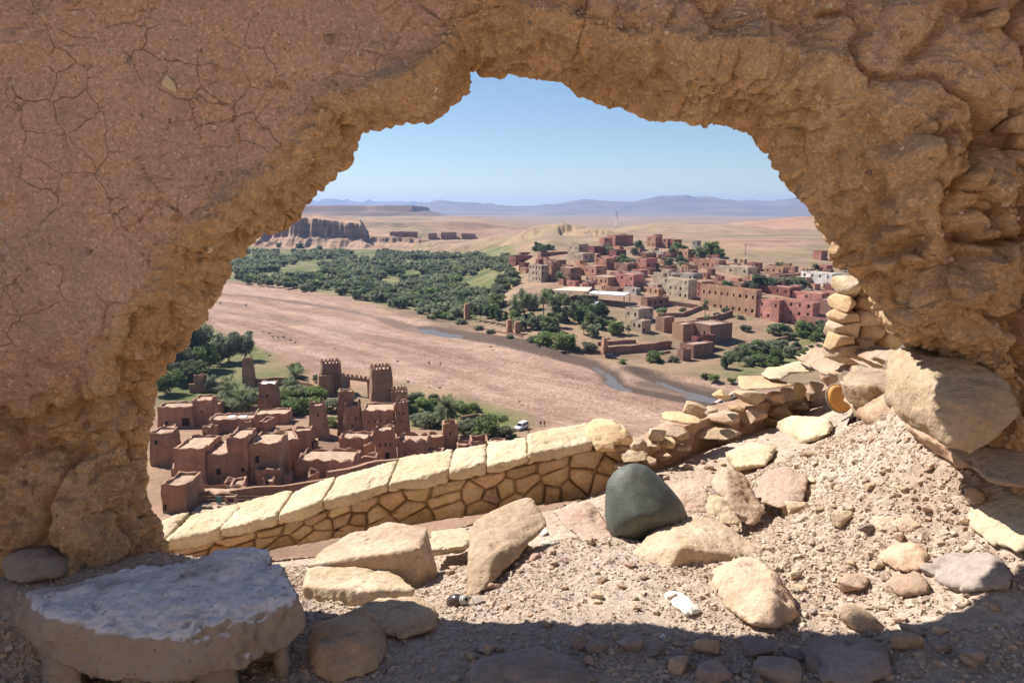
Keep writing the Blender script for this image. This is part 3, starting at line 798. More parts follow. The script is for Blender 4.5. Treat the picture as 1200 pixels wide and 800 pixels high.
LIME = mat_stone('limestone', [(0.36, 0.25, 0.16), (0.45, 0.325, 0.215), (0.53, 0.405, 0.285)], 4, 40, 0.02)
GOLD = mat_stone('golden_stone', [(0.38, 0.25, 0.135), (0.49, 0.34, 0.185), (0.55, 0.41, 0.25)], 3.5, 34, 0.02, val=0.22, hue=0.007)
CAPM = mat_stone('cap_stone', [(0.44, 0.335, 0.205), (0.54, 0.425, 0.27), (0.60, 0.495, 0.34)], 3, 30, 0.02, val=0.10, hue=0.004)
PINKS = mat_stone('pink_sandstone', [(0.35, 0.23, 0.165), (0.42, 0.295, 0.215), (0.48, 0.36, 0.27)], 4, 40, 0.02, vein=(0.38, 0.215, 0.15))
GREYS = mat_stone('grey_stone', [(0.23, 0.18, 0.15), (0.30, 0.24, 0.20), (0.37, 0.305, 0.26)], 5, 45, 0.008, val=0.15)
MUDR = mat_stone('mud_rubble', [(0.34, 0.225, 0.14), (0.44, 0.30, 0.19), (0.52, 0.38, 0.25)], 5, 30, 0.02)
WHITES = mat_stone('white_stone', [(0.58, 0.53, 0.46), (0.68, 0.63, 0.56), (0.74, 0.70, 0.64)], 5, 45, 0.006)
t = NT('dark_boulder'); p = t.pos()
a = t.noise(p, 3.2, 5, 0.55); b = t.noise(p, 120, 4, 0.7); s_ = t.noise(t.pos((14, 14, 3)), 1.0, 6, 0.7, 0.8)
c = t.ramp(a, [(0.3, (0.060, 0.058, 0.045)), (0.5, (0.075, 0.082, 0.068)), (0.72, (0.10, 0.115, 0.10))])
c = t.mix(1.0, c, t.ramp(s_, [(0.3, 0.75), (0.72, 1.35)]), 'MULTIPLY')
c = t.mix(t.ramp(t.noise(p, 45, 6, 0.75), [(0.60, 0.0), (0.72, 0.5)]), c, (0.19, 0.18, 0.155))
c = t.mix(1.0, c, t.ramp(b, [(0.3, 0.8), (0.7, 1.2)]), 'MULTIPLY')
BOULDM = t.done(c, 0.55, t.bump(t.math('ADD', b, t.noise(p, 14, 5)), 0.0025, 0.9))
t.b.inputs['Specular IOR Level'].default_value = 0.4
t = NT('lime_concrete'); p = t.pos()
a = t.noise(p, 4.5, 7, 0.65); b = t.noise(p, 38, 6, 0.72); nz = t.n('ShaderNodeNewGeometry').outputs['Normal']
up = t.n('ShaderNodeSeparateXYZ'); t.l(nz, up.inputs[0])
f = t.math('MULTIPLY', t.ramp(up.outputs[2], [(0.62, 0.0), (0.82, 1.0)]), t.ramp(a, [(0.34, 0.35), (0.5, 1.0)]))  # lime-white upward faces, painted extra pale to stand in for missing skylight
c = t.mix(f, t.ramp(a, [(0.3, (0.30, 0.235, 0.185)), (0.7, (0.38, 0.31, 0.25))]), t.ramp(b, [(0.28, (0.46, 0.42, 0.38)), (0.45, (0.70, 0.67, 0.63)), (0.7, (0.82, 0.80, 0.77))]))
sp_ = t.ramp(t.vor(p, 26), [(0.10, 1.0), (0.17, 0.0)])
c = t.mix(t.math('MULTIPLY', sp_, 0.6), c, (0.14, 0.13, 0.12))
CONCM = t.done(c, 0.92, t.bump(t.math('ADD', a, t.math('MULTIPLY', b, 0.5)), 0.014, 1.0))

def W_(px, py, y): return tuple(Py(px, py, y))
# broken lime concrete lump, bottom left
def slab_lump():
    T = [Py(30, 694, 2.78), Py(150, 668, 2.95), Py(285, 644, 3.02), Py(315, 643, 2.98), Py(352, 702, 2.62), Py(282, 733, 2.47), Py(205, 749, 2.40), Py(130, 745, 2.40), Py(58, 724, 2.46)]
    def hullmesh(pts):
        bm = bmesh.new()
        for q_ in pts: bm.verts.new(q_)
        bmesh.ops.convex_hull(bm, input=bm.verts[:])
        bmesh.ops.delete(bm, geom=[v for v in bm.verts if not v.link_faces], context='VERTS')
        me = bpy.data.meshes.new('h'); bm.to_mesh(me); bm.free(); return me
    T = [v * 0.915 for v in T]
    Bt = [v + Vector((0, -0.03, -0.135)) for v in T] + [T[0] + Vector((-0.04, -0.02, -0.09)), T[4] + Vector((0.03, 0, -0.09))]
    parts = [hullmesh(T + Bt)]
    for (a0, a1, b0, b1) in ((52, 96, 2.24, 2.6), (146, 160, 2.24, 2.6), (236, 274, 2.28, 2.6), (318, 338, 2.40, 2.6), (60, 320, 2.50, 2.62)):
        pts = []
        for xx in (a0, a1):
            for yy in (b0, b1):
                q_ = Py(xx, 765, yy)
                pts += [(q_.x + R.uniform(-.02, .02), yy + R.uniform(-.02, .02), -1.50), (q_.x + R.uniform(-.03, .03), yy - 0.02, -1.95)]
        parts.append(hullmesh(pts))
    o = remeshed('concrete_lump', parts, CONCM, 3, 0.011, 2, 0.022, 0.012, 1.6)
    return tag(o, 'broken pale lime concrete lump with hollows underneath, in shade at the left jamb', 'rubble')
slab_lump()
# hand traced hero stones
_ym = np.arange(1.7, 8.6, 0.02)
def floor_dist(px, py):               # where the line of sight meets the rubble floor
    a, b, c = ray(px, py)
    under_ = np.nonzero(c / b * _ym < znear(a / b * _ym, _ym) + 0.025)[0]
    return float(_ym[under_[0]]) if len(under_) else 99.0
ONFLOOR = {21, 36, 39, 42, 45, 48, 51, 54, 57, 60, 66, 69, 72, 75}
def hero(name, outline, y, thick, mat, seed, label, cat='rock', vox=0.013, sm=2, rough=0.013, fine=0.007, lean=0.0, fs=1.0, belly=0.0):
    # outline px at its own distances: (px, py) or (px, py, y); a copy set back by 'thick' closes the shape
    pts = []
    for q_ in outline:
        yy = q_[2] if len(q_) > 2 else y
        if seed in ONFLOOR: yy = min(yy, floor_dist(q_[0], q_[1]) - 0.005)   # bedded at its rim, not under the floor
        v = Py(q_[0], q_[1], yy); pts.append(v)
    c = sum(pts, Vector()) / len(pts)
    if seed in ONFLOOR:                # the stone stands up out of the floor, highest off its middle
        rh = random.Random(seed); sz = max((v - c).length for v in pts)
        pts += [c + (v - c) * rh.uniform(0.45, 0.8) + Vector((0, 0, sz * (rh.uniform(0.04, 0.10) if seed in (66, 69, 72) else rh.uniform(0.10, 0.22) if seed in (39, 42, 48, 54, 36) else rh.uniform(0.16, 0.36)))) for v in list(pts)[::2]]
    back = [c + (v - c) * 0.86 + Vector((0, thick, -lean * thick)) for v in pts]
    return tag(hull_rock(name, pts + back, mat, seed, vox, sm, rough, fine, fs), label, cat)
OB = [(708, 586), (710, 566), (720, 550), (738, 541), (757, 543), (778, 562), (797, 584), (808, 606), (805, 624), (780, 635), (735, 637), (715, 630), (708, 610)]
bp = []
for k_, dy in ((1.0, 0.0), (0.88, -0.07), (0.62, -0.125), (0.3, -0.15), (0.9, 0.09), (0.65, 0.15)):
    for a, b in OB: bp.append(Py(756 + (a - 756) * k_, 594 + (b - 594) * k_, 3.58 + (620 - b) * 0.0012 + dy))
tag(hull_rock('boulder', bp, BOULDM, 5, 0.012, 12, 0.006, 0.0008), 'smooth dark green egg shaped boulder standing on the gravel', 'boulder')
hero('rock', [(360, 662, 3.42), (492, 641, 3.40), (452, 612, 3.95), (500, 619, 3.92), (514, 672, 3.66), (506, 690, 3.5), (490, 702, 3.36), (380, 694, 3.38), (372, 648, 3.62), (410, 625, 3.85), (462, 612, 3.98), (500, 660, 3.9)], 3.5, 0.03, LIME, 7, 'large angular tan block with shaded right face, upper of the pair by the concrete lump', rough=0.008, sm=1)
hero('rock', [(353, 686, 3.14), (440, 691, 3.06), (488, 691, 3.16), (360, 665, 3.38), (440, 665, 3.42), (458, 669, 3.40), (358, 704, 3.12), (398, 714, 3.06), (450, 708, 3.05), (482, 703, 3.16)], 3.2, 0.05, LIME, 9, 'low wedge shaped tan stone lying against the larger block beside the concrete lump', rough=0.010, sm=1)
hero('rock', [(549, 652, 3.25), (553, 612, 3.55), (590, 592, 3.75), (624, 583, 3.8), (641, 606, 3.62), (640, 618, 3.5), (600, 640, 3.3), (578, 652, 3.15), (570, 690, 3.02), (544, 710, 2.98), (548, 690, 3.05)], 3.3, 0.14, LIME, 12, 'tall ridged tan rock half buried in gravel with a shaded hollow', lean=0.25, rough=0.018)
hero('rock', [(647, 600, 3.85), (672, 588, 3.95), (690, 586, 3.95), (706, 604, 3.8), (720, 628, 3.6), (724, 640, 3.5), (714, 646, 3.45), (690, 640, 3.45), (660, 616, 3.65)], 3.6, 0.12, PINKS, 15, 'pinkish sandstone block lying just left of the dark boulder', lean=0.3)
hero('rock', [(740, 651, 3.22), (755, 631, 3.36), (783, 607, 3.55), (815, 604, 3.6), (841, 609, 3.56), (866, 624, 3.46), (914, 655, 3.3), (900, 660, 3.24), (862, 655, 3.22), (841, 652, 3.2), (801, 668, 3.08), (779, 677, 3.04), (800, 640, 3.1)], 3.2, 0.10, LIME, 18, 'broad tilted tan stone in front of the dark boulder', lean=0.4, rough=0.018)
hero('rock', [(832, 684, 2.92), (838, 666, 3.0), (872, 660, 3.06), (905, 672, 3.02), (930, 700, 2.9), (938, 722, 2.8), (915, 738, 2.72), (880, 732, 2.72), (850, 712, 2.8)], 2.9, 0.15, LIME, 21, 'weathered tan stone bedded in the gravel before the shadow edge', lean=0.5, rough=0.022)
hero('rock', [(836, 572, 3.9), (852, 549, 4.0), (870, 556, 4.0), (884, 575, 3.9), (898, 600, 3.75), (888, 616, 3.62), (872, 614, 3.62), (856, 592, 3.7), (842, 580, 3.8)], 3.8, 0.18, LIME, 24, 'upright pointed tan rock casting shadow to its right', lean=0.1, rough=0.02)
hero('rock', [(790, 578, 4.0), (800, 568, 4.05), (822, 567, 4.05), (835, 580, 3.95), (832, 602, 3.82), (812, 606, 3.8), (795, 600, 3.85)], 3.9, 0.15, PINKS, 27, 'rounded pinkish stone tucked behind the dark boulder', sm=6)
hero('rock', [(828, 606, 3.66), (834, 584, 3.78), (853, 583, 3.78), (870, 612, 3.62), (868, 620, 3.56), (840, 616, 3.58)], 3.6, 0.12, LIME, 30, 'small wedge stone leaning between the pointed rock and the tilted stone')
hero('rock', [(892, 590, 3.85), (902, 556, 4.2), (925, 546, 4.25), (948, 560, 4.1), (944, 588, 3.85), (918, 596, 3.75)], 3.9, 0.2, PINKS, 33, 'half buried stone with a red patch on the sandy heap', lean=0.3)
hero('rock', [(1143, 622, 2.9), (1158, 596, 3.0), (1200, 585, 3.0), (1240, 600, 2.95), (1238, 640, 2.7), (1190, 648, 2.65), (1160, 640, 2.75)], 2.9, 0.2, CAPM, 36, 'pale yellow stone at the right edge of the sunlit heap', lean=0.1)
hero('flat_stone', [(1092, 652, 2.86), (1130, 648, 2.92), (1176, 652, 2.9), (1188, 672, 2.78), (1186, 690, 2.68), (1130, 693, 2.64), (1100, 680, 2.72)], 2.8, 0.08, GREYS, 39, 'flat grey stone slab on the gravel near the right edge', 'stone', lean=0.6, rough=0.01)
hero('flat_stone', [(948, 770, 2.38), (958, 748, 2.5), (1000, 742, 2.55), (1040, 758, 2.46), (1046, 790, 2.26), (1010, 806, 2.2), (965, 800, 2.22)], 2.4, 0.08, GREYS, 42, 'large flat grey stone in the shade at the bottom right', 'stone', lean=0.7, rough=0.012)
hero('rock', [(545, 792, 2.3), (560, 772, 2.42), (640, 762, 2.5), (668, 770, 2.46), (702, 796, 2.28), (690, 812, 2.2), (560, 812, 2.2)], 2.4, 0.1, GREYS, 45, 'long low grey rock in the shade at the bottom centre', lean=0.6)
hero('rock', [(408, 716, 2.75), (440, 701, 2.9), (490, 700, 2.92), (510, 712, 2.86), (512, 736, 2.68), (470, 748, 2.6), (420, 740, 2.64)], 2.8, 0.1, LIME, 48, 'flat pale stone crossed by the edge of the shadow, below the angular block', lean=0.6)
hero('rock', [(362, 735, 2.66), (400, 718, 2.8), (440, 726, 2.76), (452, 752, 2.55), (446, 785, 2.35), (400, 800, 2.28), (364, 790, 2.32)], 2.6, 0.12, MUDR, 51, 'crumbling brown mud lump in the shade right of the concrete lump', lean=0.4, rough=0.035)
hero('white_stone', [(777, 696, 2.82), (786, 690, 2.86), (806, 700, 2.8), (823, 716, 2.7), (810, 720, 2.68), (790, 710, 2.74)], 2.8, 0.04, WHITES, 54, 'bright white splinter of stone on the gravel', 'stone', 0.01, lean=0.8, rough=0.006, fine=0.003)
hero('rock', [(1030, 655, 2.86), (1046, 638, 2.98), (1078, 636, 3.0), (1092, 650, 2.9), (1088, 668, 2.8), (1056, 672, 2.76)], 2.9, 0.12, MUDR, 57, 'brown stone with a hollow side behind the flat grey slab', lean=0.3)
hero('rock', [(1038, 688, 2.68), (1056, 672, 2.78), (1086, 678, 2.76), (1092, 694, 2.64), (1060, 698, 2.62)], 2.7, 0.08, LIME, 60, 'small tan stone just left of the flat grey slab', lean=0.6)
hero('rock', [(545, 640, 3.95), (500, 646, 3.9), (505, 622, 4.4), (545, 618, 4.5), (556, 630, 4.2)], 4.2, 0.1, CAPM, 63, 'pale paving slab lying between the tan block and the ridged rock', 'slab', lean=0.9, rough=0.006)
hero('flat_stone', [(1016, 612, 3.2), (1030, 596, 3.4), (1068, 598, 3.4), (1084, 616, 3.2), (1060, 626, 3.08), (1030, 622, 3.1)], 3.2, 0.05, LIME, 66, 'pale flat stone half sunk in the sandy heap', 'stone', lean=0.7, rough=0.01)
hero('flat_stone', [(850, 530, 5.6), (880, 518, 6.0), (912, 524, 5.9), (900, 544, 5.3), (862, 548, 5.2)], 5.6, 0.08, CAPM, 69, 'pale tan slab bedded in the path behind the pointed rock', 'slab', 0.02, lean=0.9, rough=0.008)
hero('flat_stone', [(911, 494, 6.5), (930, 488, 6.8), (978, 498, 6.4), (972, 508, 6.1), (946, 516, 5.85), (924, 506, 6.1)], 6.3, 0.1, CAPM, 72, 'broken flat slab lying on the path by the dry stone wall', 'slab', 0.02, lean=0.9, rough=0.01)
hero('rock', [(0, 660, 2.9), (14, 648, 3.0), (60, 642, 3.05), (82, 652, 3.0), (74, 674, 2.86), (30, 682, 2.8), (4, 678, 2.82)], 2.9, 0.12, GREYS, 75, 'grey brown stone at the foot of the left jamb', lean=0.3)
# boulders of the right jamb
hero('rock', [(1079, 456, 2.92), (1084, 434, 2.98), (1104, 421, 3.02), (1150, 426, 2.96), (1186, 446, 2.84), (1196, 486, 2.76), (1172, 514, 2.72), (1140, 532, 2.74), (1106, 524, 2.78), (1086, 496, 2.84), (1120, 470, 2.76), (1150, 490, 2.70)], 2.9, 0.35, LIME, 78, 'big pale boulder in the right jamb crossed by a diagonal shadow', 'boulder', rough=0.016)
hero('rock', [(1150, 556, 2.76), (1160, 538, 2.84), (1200, 530, 2.82), (1250, 540, 2.78), (1246, 566, 2.68), (1200, 572, 2.64), (1166, 568, 2.68)], 2.8, 0.3, LIME, 81, 'rounded pale boulder at the foot of the right jamb', 'boulder', rough=0.018)
hero('rock', [(1094, 518, 3.15), (1120, 512, 3.12), (1176, 512, 3.0), (1190, 540, 2.95), (1170, 552, 2.94), (1120, 548, 3.05)], 3.05, 0.3, MUDR, 84, 'shaded brown rock under the big jamb boulder', rough=0.03)
hero('rock', [(983, 448, 4.55), (1044, 458, 4.35), (994, 472, 4.5), (1012, 482, 4.42), (1044, 484, 4.34), (1002, 427, 5.3), (1052, 432, 5.1), (1020, 452, 4.38)], 4.5, 0.06, LIME, 87, 'pale block of the ledge jutting out above the orange drum', 'rock', 0.018, rough=0.02)
hero('rock', [(1042, 446, 4.2), (1082, 456, 3.9), (1040, 478, 4.15), (1084, 482, 3.85), (1050, 434, 4.7), (1086, 440, 4.4)], 4.2, 0.06, LIME, 88, 'shadowed block of the ledge tucked under the right jamb', 'rock', 0.018, rough=0.02)
hero('rock', [(1000, 478, 4.55), (1040, 472, 4.4), (1086, 474, 3.95), (1086, 502, 3.75), (1050, 508, 3.95), (1015, 496, 4.35)], 4.4, 0.3, MUDR, 90, 'shaded brown earth face beneath the pale ledge', 'rock', 0.02, rough=0.04)
hero('rock', [(944, 428, 7.3), (972, 408, 7.5), (1010, 404, 7.2), (1012, 424, 6.8), (990, 440, 6.5), (960, 442, 6.8)], 6.9, 0.5, LIME, 93, 'broad sunlit outcrop at the end of the dry stone wall', 'outcrop', 0.025, rough=0.03)
hero('rock', [(1008, 412, 6.6), (1046, 404, 6.4), (1070, 420, 6.0), (1060, 442, 5.6), (1015, 440, 5.9)], 6.2, 0.5, LIME, 94, 'sunlit outcrop block right under the ruined pier', 'outcrop', 0.025, rough=0.03)

# stones bedded in the right part of the mud wall
for k, b_ in enumerate([(1178, 105, 1206, 130), (1181, 80, 1208, 104), (1104, 176, 1126, 203), (1154, 204, 1181, 236), (1181, 212, 1206, 246), (1135, 250, 1158, 275), (1160, 246, 1206, 275), (1147, 278, 1181, 301), (1168, 191, 1191, 209),
                        (1185, 150, 1208, 177), (1104, 347, 1151, 386), (1155, 340, 1200, 390), (1176, 388, 1206, 416), (1165, 305, 1204, 336), (1120, 300, 1150, 330), (1060, 330, 1082, 348)]):
    rock_px('stone', b_, 2.99, WALLM, 300 + k, parent=wall, level=3, deep=0.16, hfac=1.0, rough=0.1, boxy=0.75)
rs = random.Random(21); done_ = []
for k in range(400):
    if len(done_) >= 30: break
    px, py = rs.uniform(1030, 1205), rs.uniform(20, 385); w_ = rs.uniform(14, 40)
    if px < 1010 + 0.35 * abs(py - 330) or any(math.hypot(px - a, py - b) < (w_ + c_) * 0.5 for a, b, c_ in done_): continue
    done_.append((px, py, w_))
    rock_px('stone', (px - w_ / 2, py - w_ * 0.34, px + w_ / 2, py + w_ * 0.34), 2.96 - 0.03 * rs.random(), WALLM, 340 + k, parent=wall, level=3, deep=0.15, hfac=1.0, rough=0.09, fine=0.04, boxy=0.7, planes=12, rot=(0, rs.uniform(-0.5, 0.5), 0))
# small angular stones and pebbles showing in the plaster: too many to count
def scatter_mesh(name, P_, S_, mat, parent=None, seed=1, flat=0.7, nrm=None, label=None):
    rg = np.random.default_rng(seed)
    C8 = np.array([[a, b, c_] for a in (-1, 1) for b in (-1, 1) for c_ in (-1, 1)], dtype=np.float32)
    protos = [norm_box(C8 * np.random.default_rng(900 + k).uniform(0.45, 1.0, (8, 3))) for k in range(7)]
    n = len(P_); F0 = np.array([(0, 1, 3), (0, 3, 2), (4, 6, 7), (4, 7, 5), (0, 4, 5), (0, 5, 1), (2, 3, 7), (2, 7, 6), (0, 2, 6), (0, 6, 4), (1, 5, 7), (1, 7, 3)], dtype=np.int32); nv = len(protos[0])
    q_ = rg.normal(size=(n, 4)); q_ /= np.linalg.norm(q_, axis=1, keepdims=True)
    w, x, y, z = q_.T
    Rm = np.stack([np.stack([1 - 2 * (y * y + z * z), 2 * (x * y - z * w), 2 * (x * z + y * w)], -1), np.stack([2 * (x * y + z * w), 1 - 2 * (x * x + z * z), 2 * (y * z - x * w)], -1),
                   np.stack([2 * (x * z - y * w), 2 * (y * z + x * w), 1 - 2 * (x * x + y * y)], -1)], -2)
    sel_ = rg.integers(0, 7, n)
    base = np.stack(protos)[sel_] * (S_[:, None, None] * rg.uniform(0.6, 1.1, (n, 1, 3)))
    V = np.einsum('nij,nkj->nki', Rm, base); V[..., 2] *= flat
    V = V + P_[:, None, :]
    F = (F0[None] + (np.arange(n) * nv)[:, None, None]).reshape(-1, 3)
    me = np_mesh(name, V.reshape(-1, 3), F, False)
    o = link(name, me, mat, parent); o['kind'] = 'stuff'
    if label: o['label'] = label
    return o
def mat_gravel(name, stops):
    t = NT(name); g = t.n('ShaderNodeNewGeometry').outputs['Random Per Island']
    c = t.ramp(g, stops); p = t.pos()
    c = t.mix(1.0, c, t.ramp(t.noise(p, 90, 4, 0.7), [(0.3, 0.78), (0.7, 1.15)]), 'MULTIPLY')
    return t.done(c, 0.92, t.bump(t.noise(p, 240, 4), 0.003, 0.8))
GRAVM = mat_gravel('gravel', [(0.0, (0.30, 0.22, 0.165)), (0.2, (0.42, 0.32, 0.235)), (0.5, (0.52, 0.41, 0.31)), (0.75, (0.50, 0.36, 0.25)), (0.88, (0.40, 0.345, 0.30)), (1.0, (0.58, 0.49, 0.40))])
CLODM = mat_gravel('clods', [(0.0, (0.35, 0.26, 0.19)), (0.5, (0.44, 0.335, 0.25)), (1.0, (0.51, 0.40, 0.305))])
WPEB = mat_gravel('wall_pebbles', [(0.0, (0.22, 0.16, 0.12)), (0.25, (0.42, 0.285, 0.19)), (0.75, (0.50, 0.35, 0.235)), (0.93, (0.54, 0.41, 0.29)), (1.0, (0.62, 0.52, 0.40))])
jj = RNG.integers(2 + NB + NTN - 30, W2.shape[1] - 40, 3200); ii = RNG.integers(0, NI, 3200)
Pw = W2[ii, jj] + nn[ii, jj] * 0.001
ok = (Pw[:, 2] > -1.3) & (np.abs(Pw[:, 0]) < 2.4)
scatter_mesh('embedded_pebbles', Pw[ok], np.exp(RNG.normal(-5.45, 0.55, ok.sum())), WPEB, wall, 4, 1.0)
tri = W2[(np.abs(W2[..., 0] + 1.30) + np.abs(W2[..., 2] - 0.46)).argmin() // W2.shape[1], (np.abs(W2[..., 0] + 1.30) + np.abs(W2[..., 2] - 0.46)).argmin() % W2.shape[1]]
o = hull_rock('stone', [tuple(Vector(tri) + Vector(v)) for v in ((-0.028, -0.012, 0.0), (0.0, -0.016, 0.042), (0.03, -0.012, 0.012), (0.034, -0.01, -0.035), (0.0, -0.014, -0.012), (-0.01, 0.03, 0), (0.01, 0.03, 0.01), (0.02, 0.03, -0.01))], CAPM, 3, 0.006, 1, 0.002, 0.001, 1.0, wall)
o['label'] = 'pale three cornered stone in the plaster'

# ------------------------------------------------------------------ gravel and clods on the ledge
def zsurf(x, y):
    ix = np.clip(np.searchsorted(nx, x) - 1, 0, len(nx) - 2); iy = np.clip(np.searchsorted(ny, y) - 1, 0, len(ny) - 2)
    fx = (x - nx[ix]) / (nx[ix + 1] - nx[ix]); fy = (y - ny[iy]) / (ny[iy + 1] - ny[iy])
    return (Zn[iy, ix] * (1 - fx) + Zn[iy, ix + 1] * fx) * (1 - fy) + (Zn[iy + 1, ix] * (1 - fx) + Zn[iy + 1, ix + 1] * fx) * fy
ng = 78000
gx = RNG.uniform(-2.0, 2.6, ng); gy = 2.0 + 2.4 * RNG.random(ng) ** 1.1
cl = fbm(P3(gx * 2.3, gy * 2.3, 0 * gx), 3, 71)
mo = sst(0.35, 1.1, gx - 0.15 * (gy - 3)) * sst(2.2, 2.9, gy + 0.35 * gx - 0.3)
keep = RNG.random(ng) < np.clip(0.62 + 0.7 * cl, 0.08, 1) * (1 - 0.4 * mo)
gx, gy, mo = gx[keep], gy[keep], mo[keep]
gs = np.exp(RNG.normal(-5.45, 0.45, len(gx))); gs = np.clip(gs, 0.002, 0.017)
gz = zsurf(gx, gy) + gs * 0.25
scatter_mesh('gravel', P3(gx, gy, gz)[mo < 0.5], gs[mo < 0.5], GRAVM, None, 8, 0.75, label='loose limestone gravel spread over the floor of the opening')
ng = 22000
cx = RNG.uniform(0.6, 2.6, ng); cy = RNG.uniform(2.4, 5.0, ng)
mo = sst(0.35, 1.1, cx - 0.15 * (cy - 3)) * sst(2.2, 2.9, cy + 0.35 * cx - 0.3)
k_ = RNG.random(ng) < mo; cx, cy = cx[k_], cy[k_]
s_ = np.clip(np.exp(RNG.normal(-5.3, 0.5, len(cx))), 0.003, 0.022)
scatter_mesh('earth_clods', P3(cx, cy, zsurf(cx, cy) + s_ * 0.2), s_, CLODM, None, 9, 0.8, label='crumbled earth clods on the sandy heap at the right')
px_ = RNG.uniform(-2.4, 3.2, 2600); py_ = RNG.uniform(4.2, 7.6, 2600); s_ = np.clip(np.exp(RNG.normal(-5.0, 0.5, 2600)), 0.004, 0.02)
scatter_mesh('path_gravel', P3(px_, py_, zsurf(px_, py_)), s_, GRAVM, None, 10, 0.8, label='sparse gravel on the path below the parapet')

# countable loose stones
pl = [rock_mesh('loose_stone', 3, 700 + k, (1.0, 0.8, 0.62), planes=16, cut=(0.55, 0.82), rough=0.06, boxy=0.8) for k in range(6)]
pm = [LIME, LIME, PINKS, GREYS, LIME, WHITES]
for k, m_ in enumerate(pl): m_.materials.append(pm[k])
def loose(px, py, wpx, k, label, group, rot=None, lift=0.15):
    a, b, c = ray(px, py); lo = 1.9
    y = lo
    while y < 9 and c / b * y > zsurf(np.array([a / b * y]), np.array([y]))[0]: y += 0.01
    s = wpx * pxs(y)
    o = link('loose_stone', pl[k], None); o.location = (a / b * y, y, float(zsurf(np.array([a / b * y]), np.array([y]))[0]) + s * lift)
    o.scale = (s, s, s); o.rotation_euler = (R.uniform(-0.3, 0.3), R.uniform(-0.3, 0.3), R.uniform(0, 6.28)) if rot is None else rot
    return tag(o, label, 'stone', group)
SPEC = [(930, 773, 26, 3, 'smooth grey pebble in the shade, left of two touching oval pebbles'), (955, 785, 38, 3, 'long smooth oval grey pebble in the shade at the bottom'), (888, 768, 50, 3, 'rounded grey brown cobble in the shade left of the oval pebbles'),
        (910, 795, 60, 3, 'large dark cobble cut by the bottom edge below the oval pebbles'), (835, 797, 48, 3, 'dark cobble at the very bottom, left of the shaded cobbles'), (1065, 742, 30, 3, 'grey stone lying just inside the shadow edge at the right'),
        (1060, 758, 40, 0, 'flat brown stone in the shade right of the big flat stone'), (1090, 673, 24, 3, 'small rounded grey stone against the flat slab'), (560, 707, 18, 3, 'rounded grey pebble beside the small dark bottle'), (571, 690, 22, 0, 'small pale stone at the foot of the ridged rock'),
        (635, 627, 18, 5, 'small white stone at the right foot of the ridged rock'), (740, 665, 14, 2, 'small reddish pebble left of the tilted stone'), (650, 662, 12, 2, 'dark red pebble on the gravel below the pink block'), (1000, 690, 40, 4, 'low tan stone among gravel right of the weathered stone'),
        (1015, 622, 20, 3, 'small grey pebble lying on the pale flat stone'), (985, 612, 28, 0, 'pair-sized pale pebble on the heap, left of the pale flat stone'), (1140, 585, 34, 0, 'tan block sitting on the heap below the jamb boulder'), (700, 700, 18, 0, 'pale pebble left of the white splinter'),
        (1010, 735, 56, 4, 'wide pale stone right at the shadow edge'), (930, 600, 30, 0, 'pale pebble cluster stone right of the half buried stone'), (640, 640, 16, 5, 'white pebble above the gravel slope by the ridged rock'),
        (88, 662, 22, 0, 'tan pebble at the foot of the left jamb'), (108, 662, 18, 3, 'small grey pebble between jamb and concrete lump'), (230, 634, 34, 5, 'whitish stone behind the concrete lump at the jamb'), (255, 640, 26, 3, 'dark grey stone behind the concrete lump at the jamb'), (208, 640, 24, 2, 'reddish stone behind the concrete lump at the jamb')]
for px, py, w, k, lb in SPEC: loose(px, py, w, k, lb, None)
for k in range(90):
    px = R.uniform(520, 1180); py = R.uniform(620, 795)
    if py > 735 and R.random() < 0.5: continue
    loose(px, py, R.choice([9, 10, 11, 12, 13, 15, 18]), R.choice([0, 0, 0, 2, 3, 4, 4, 5]), 'small loose stone lying among the gravel before the dark boulder', 'small loose stones on the gravel')
for k in range(34):
    px = R.uniform(930, 1150); py = R.uniform(515, 620)
    loose(px, py, R.choice([8, 9, 11, 14]), R.choice([0, 0, 4, 2]), 'small stone stuck in the sandy heap below the right jamb', 'small stones in the sandy heap')
for k in range(22):
    px = R.uniform(730, 900); py = R.uniform(535, 565)
    loose(px, py, R.choice([5, 6, 8, 10]), R.choice([0, 4, 2]), 'small stone on the path behind the dark boulder', 'small stones on the path')

for k in range(30):
    px = R.uniform(520, 1150); py = R.uniform(752, 798)
    loose(px, py, R.choice([14, 18, 22, 28, 34]), R.choice([3, 3, 0, 4]), 'shaded cobble at the bottom of the picture', 'shaded cobbles along the bottom')
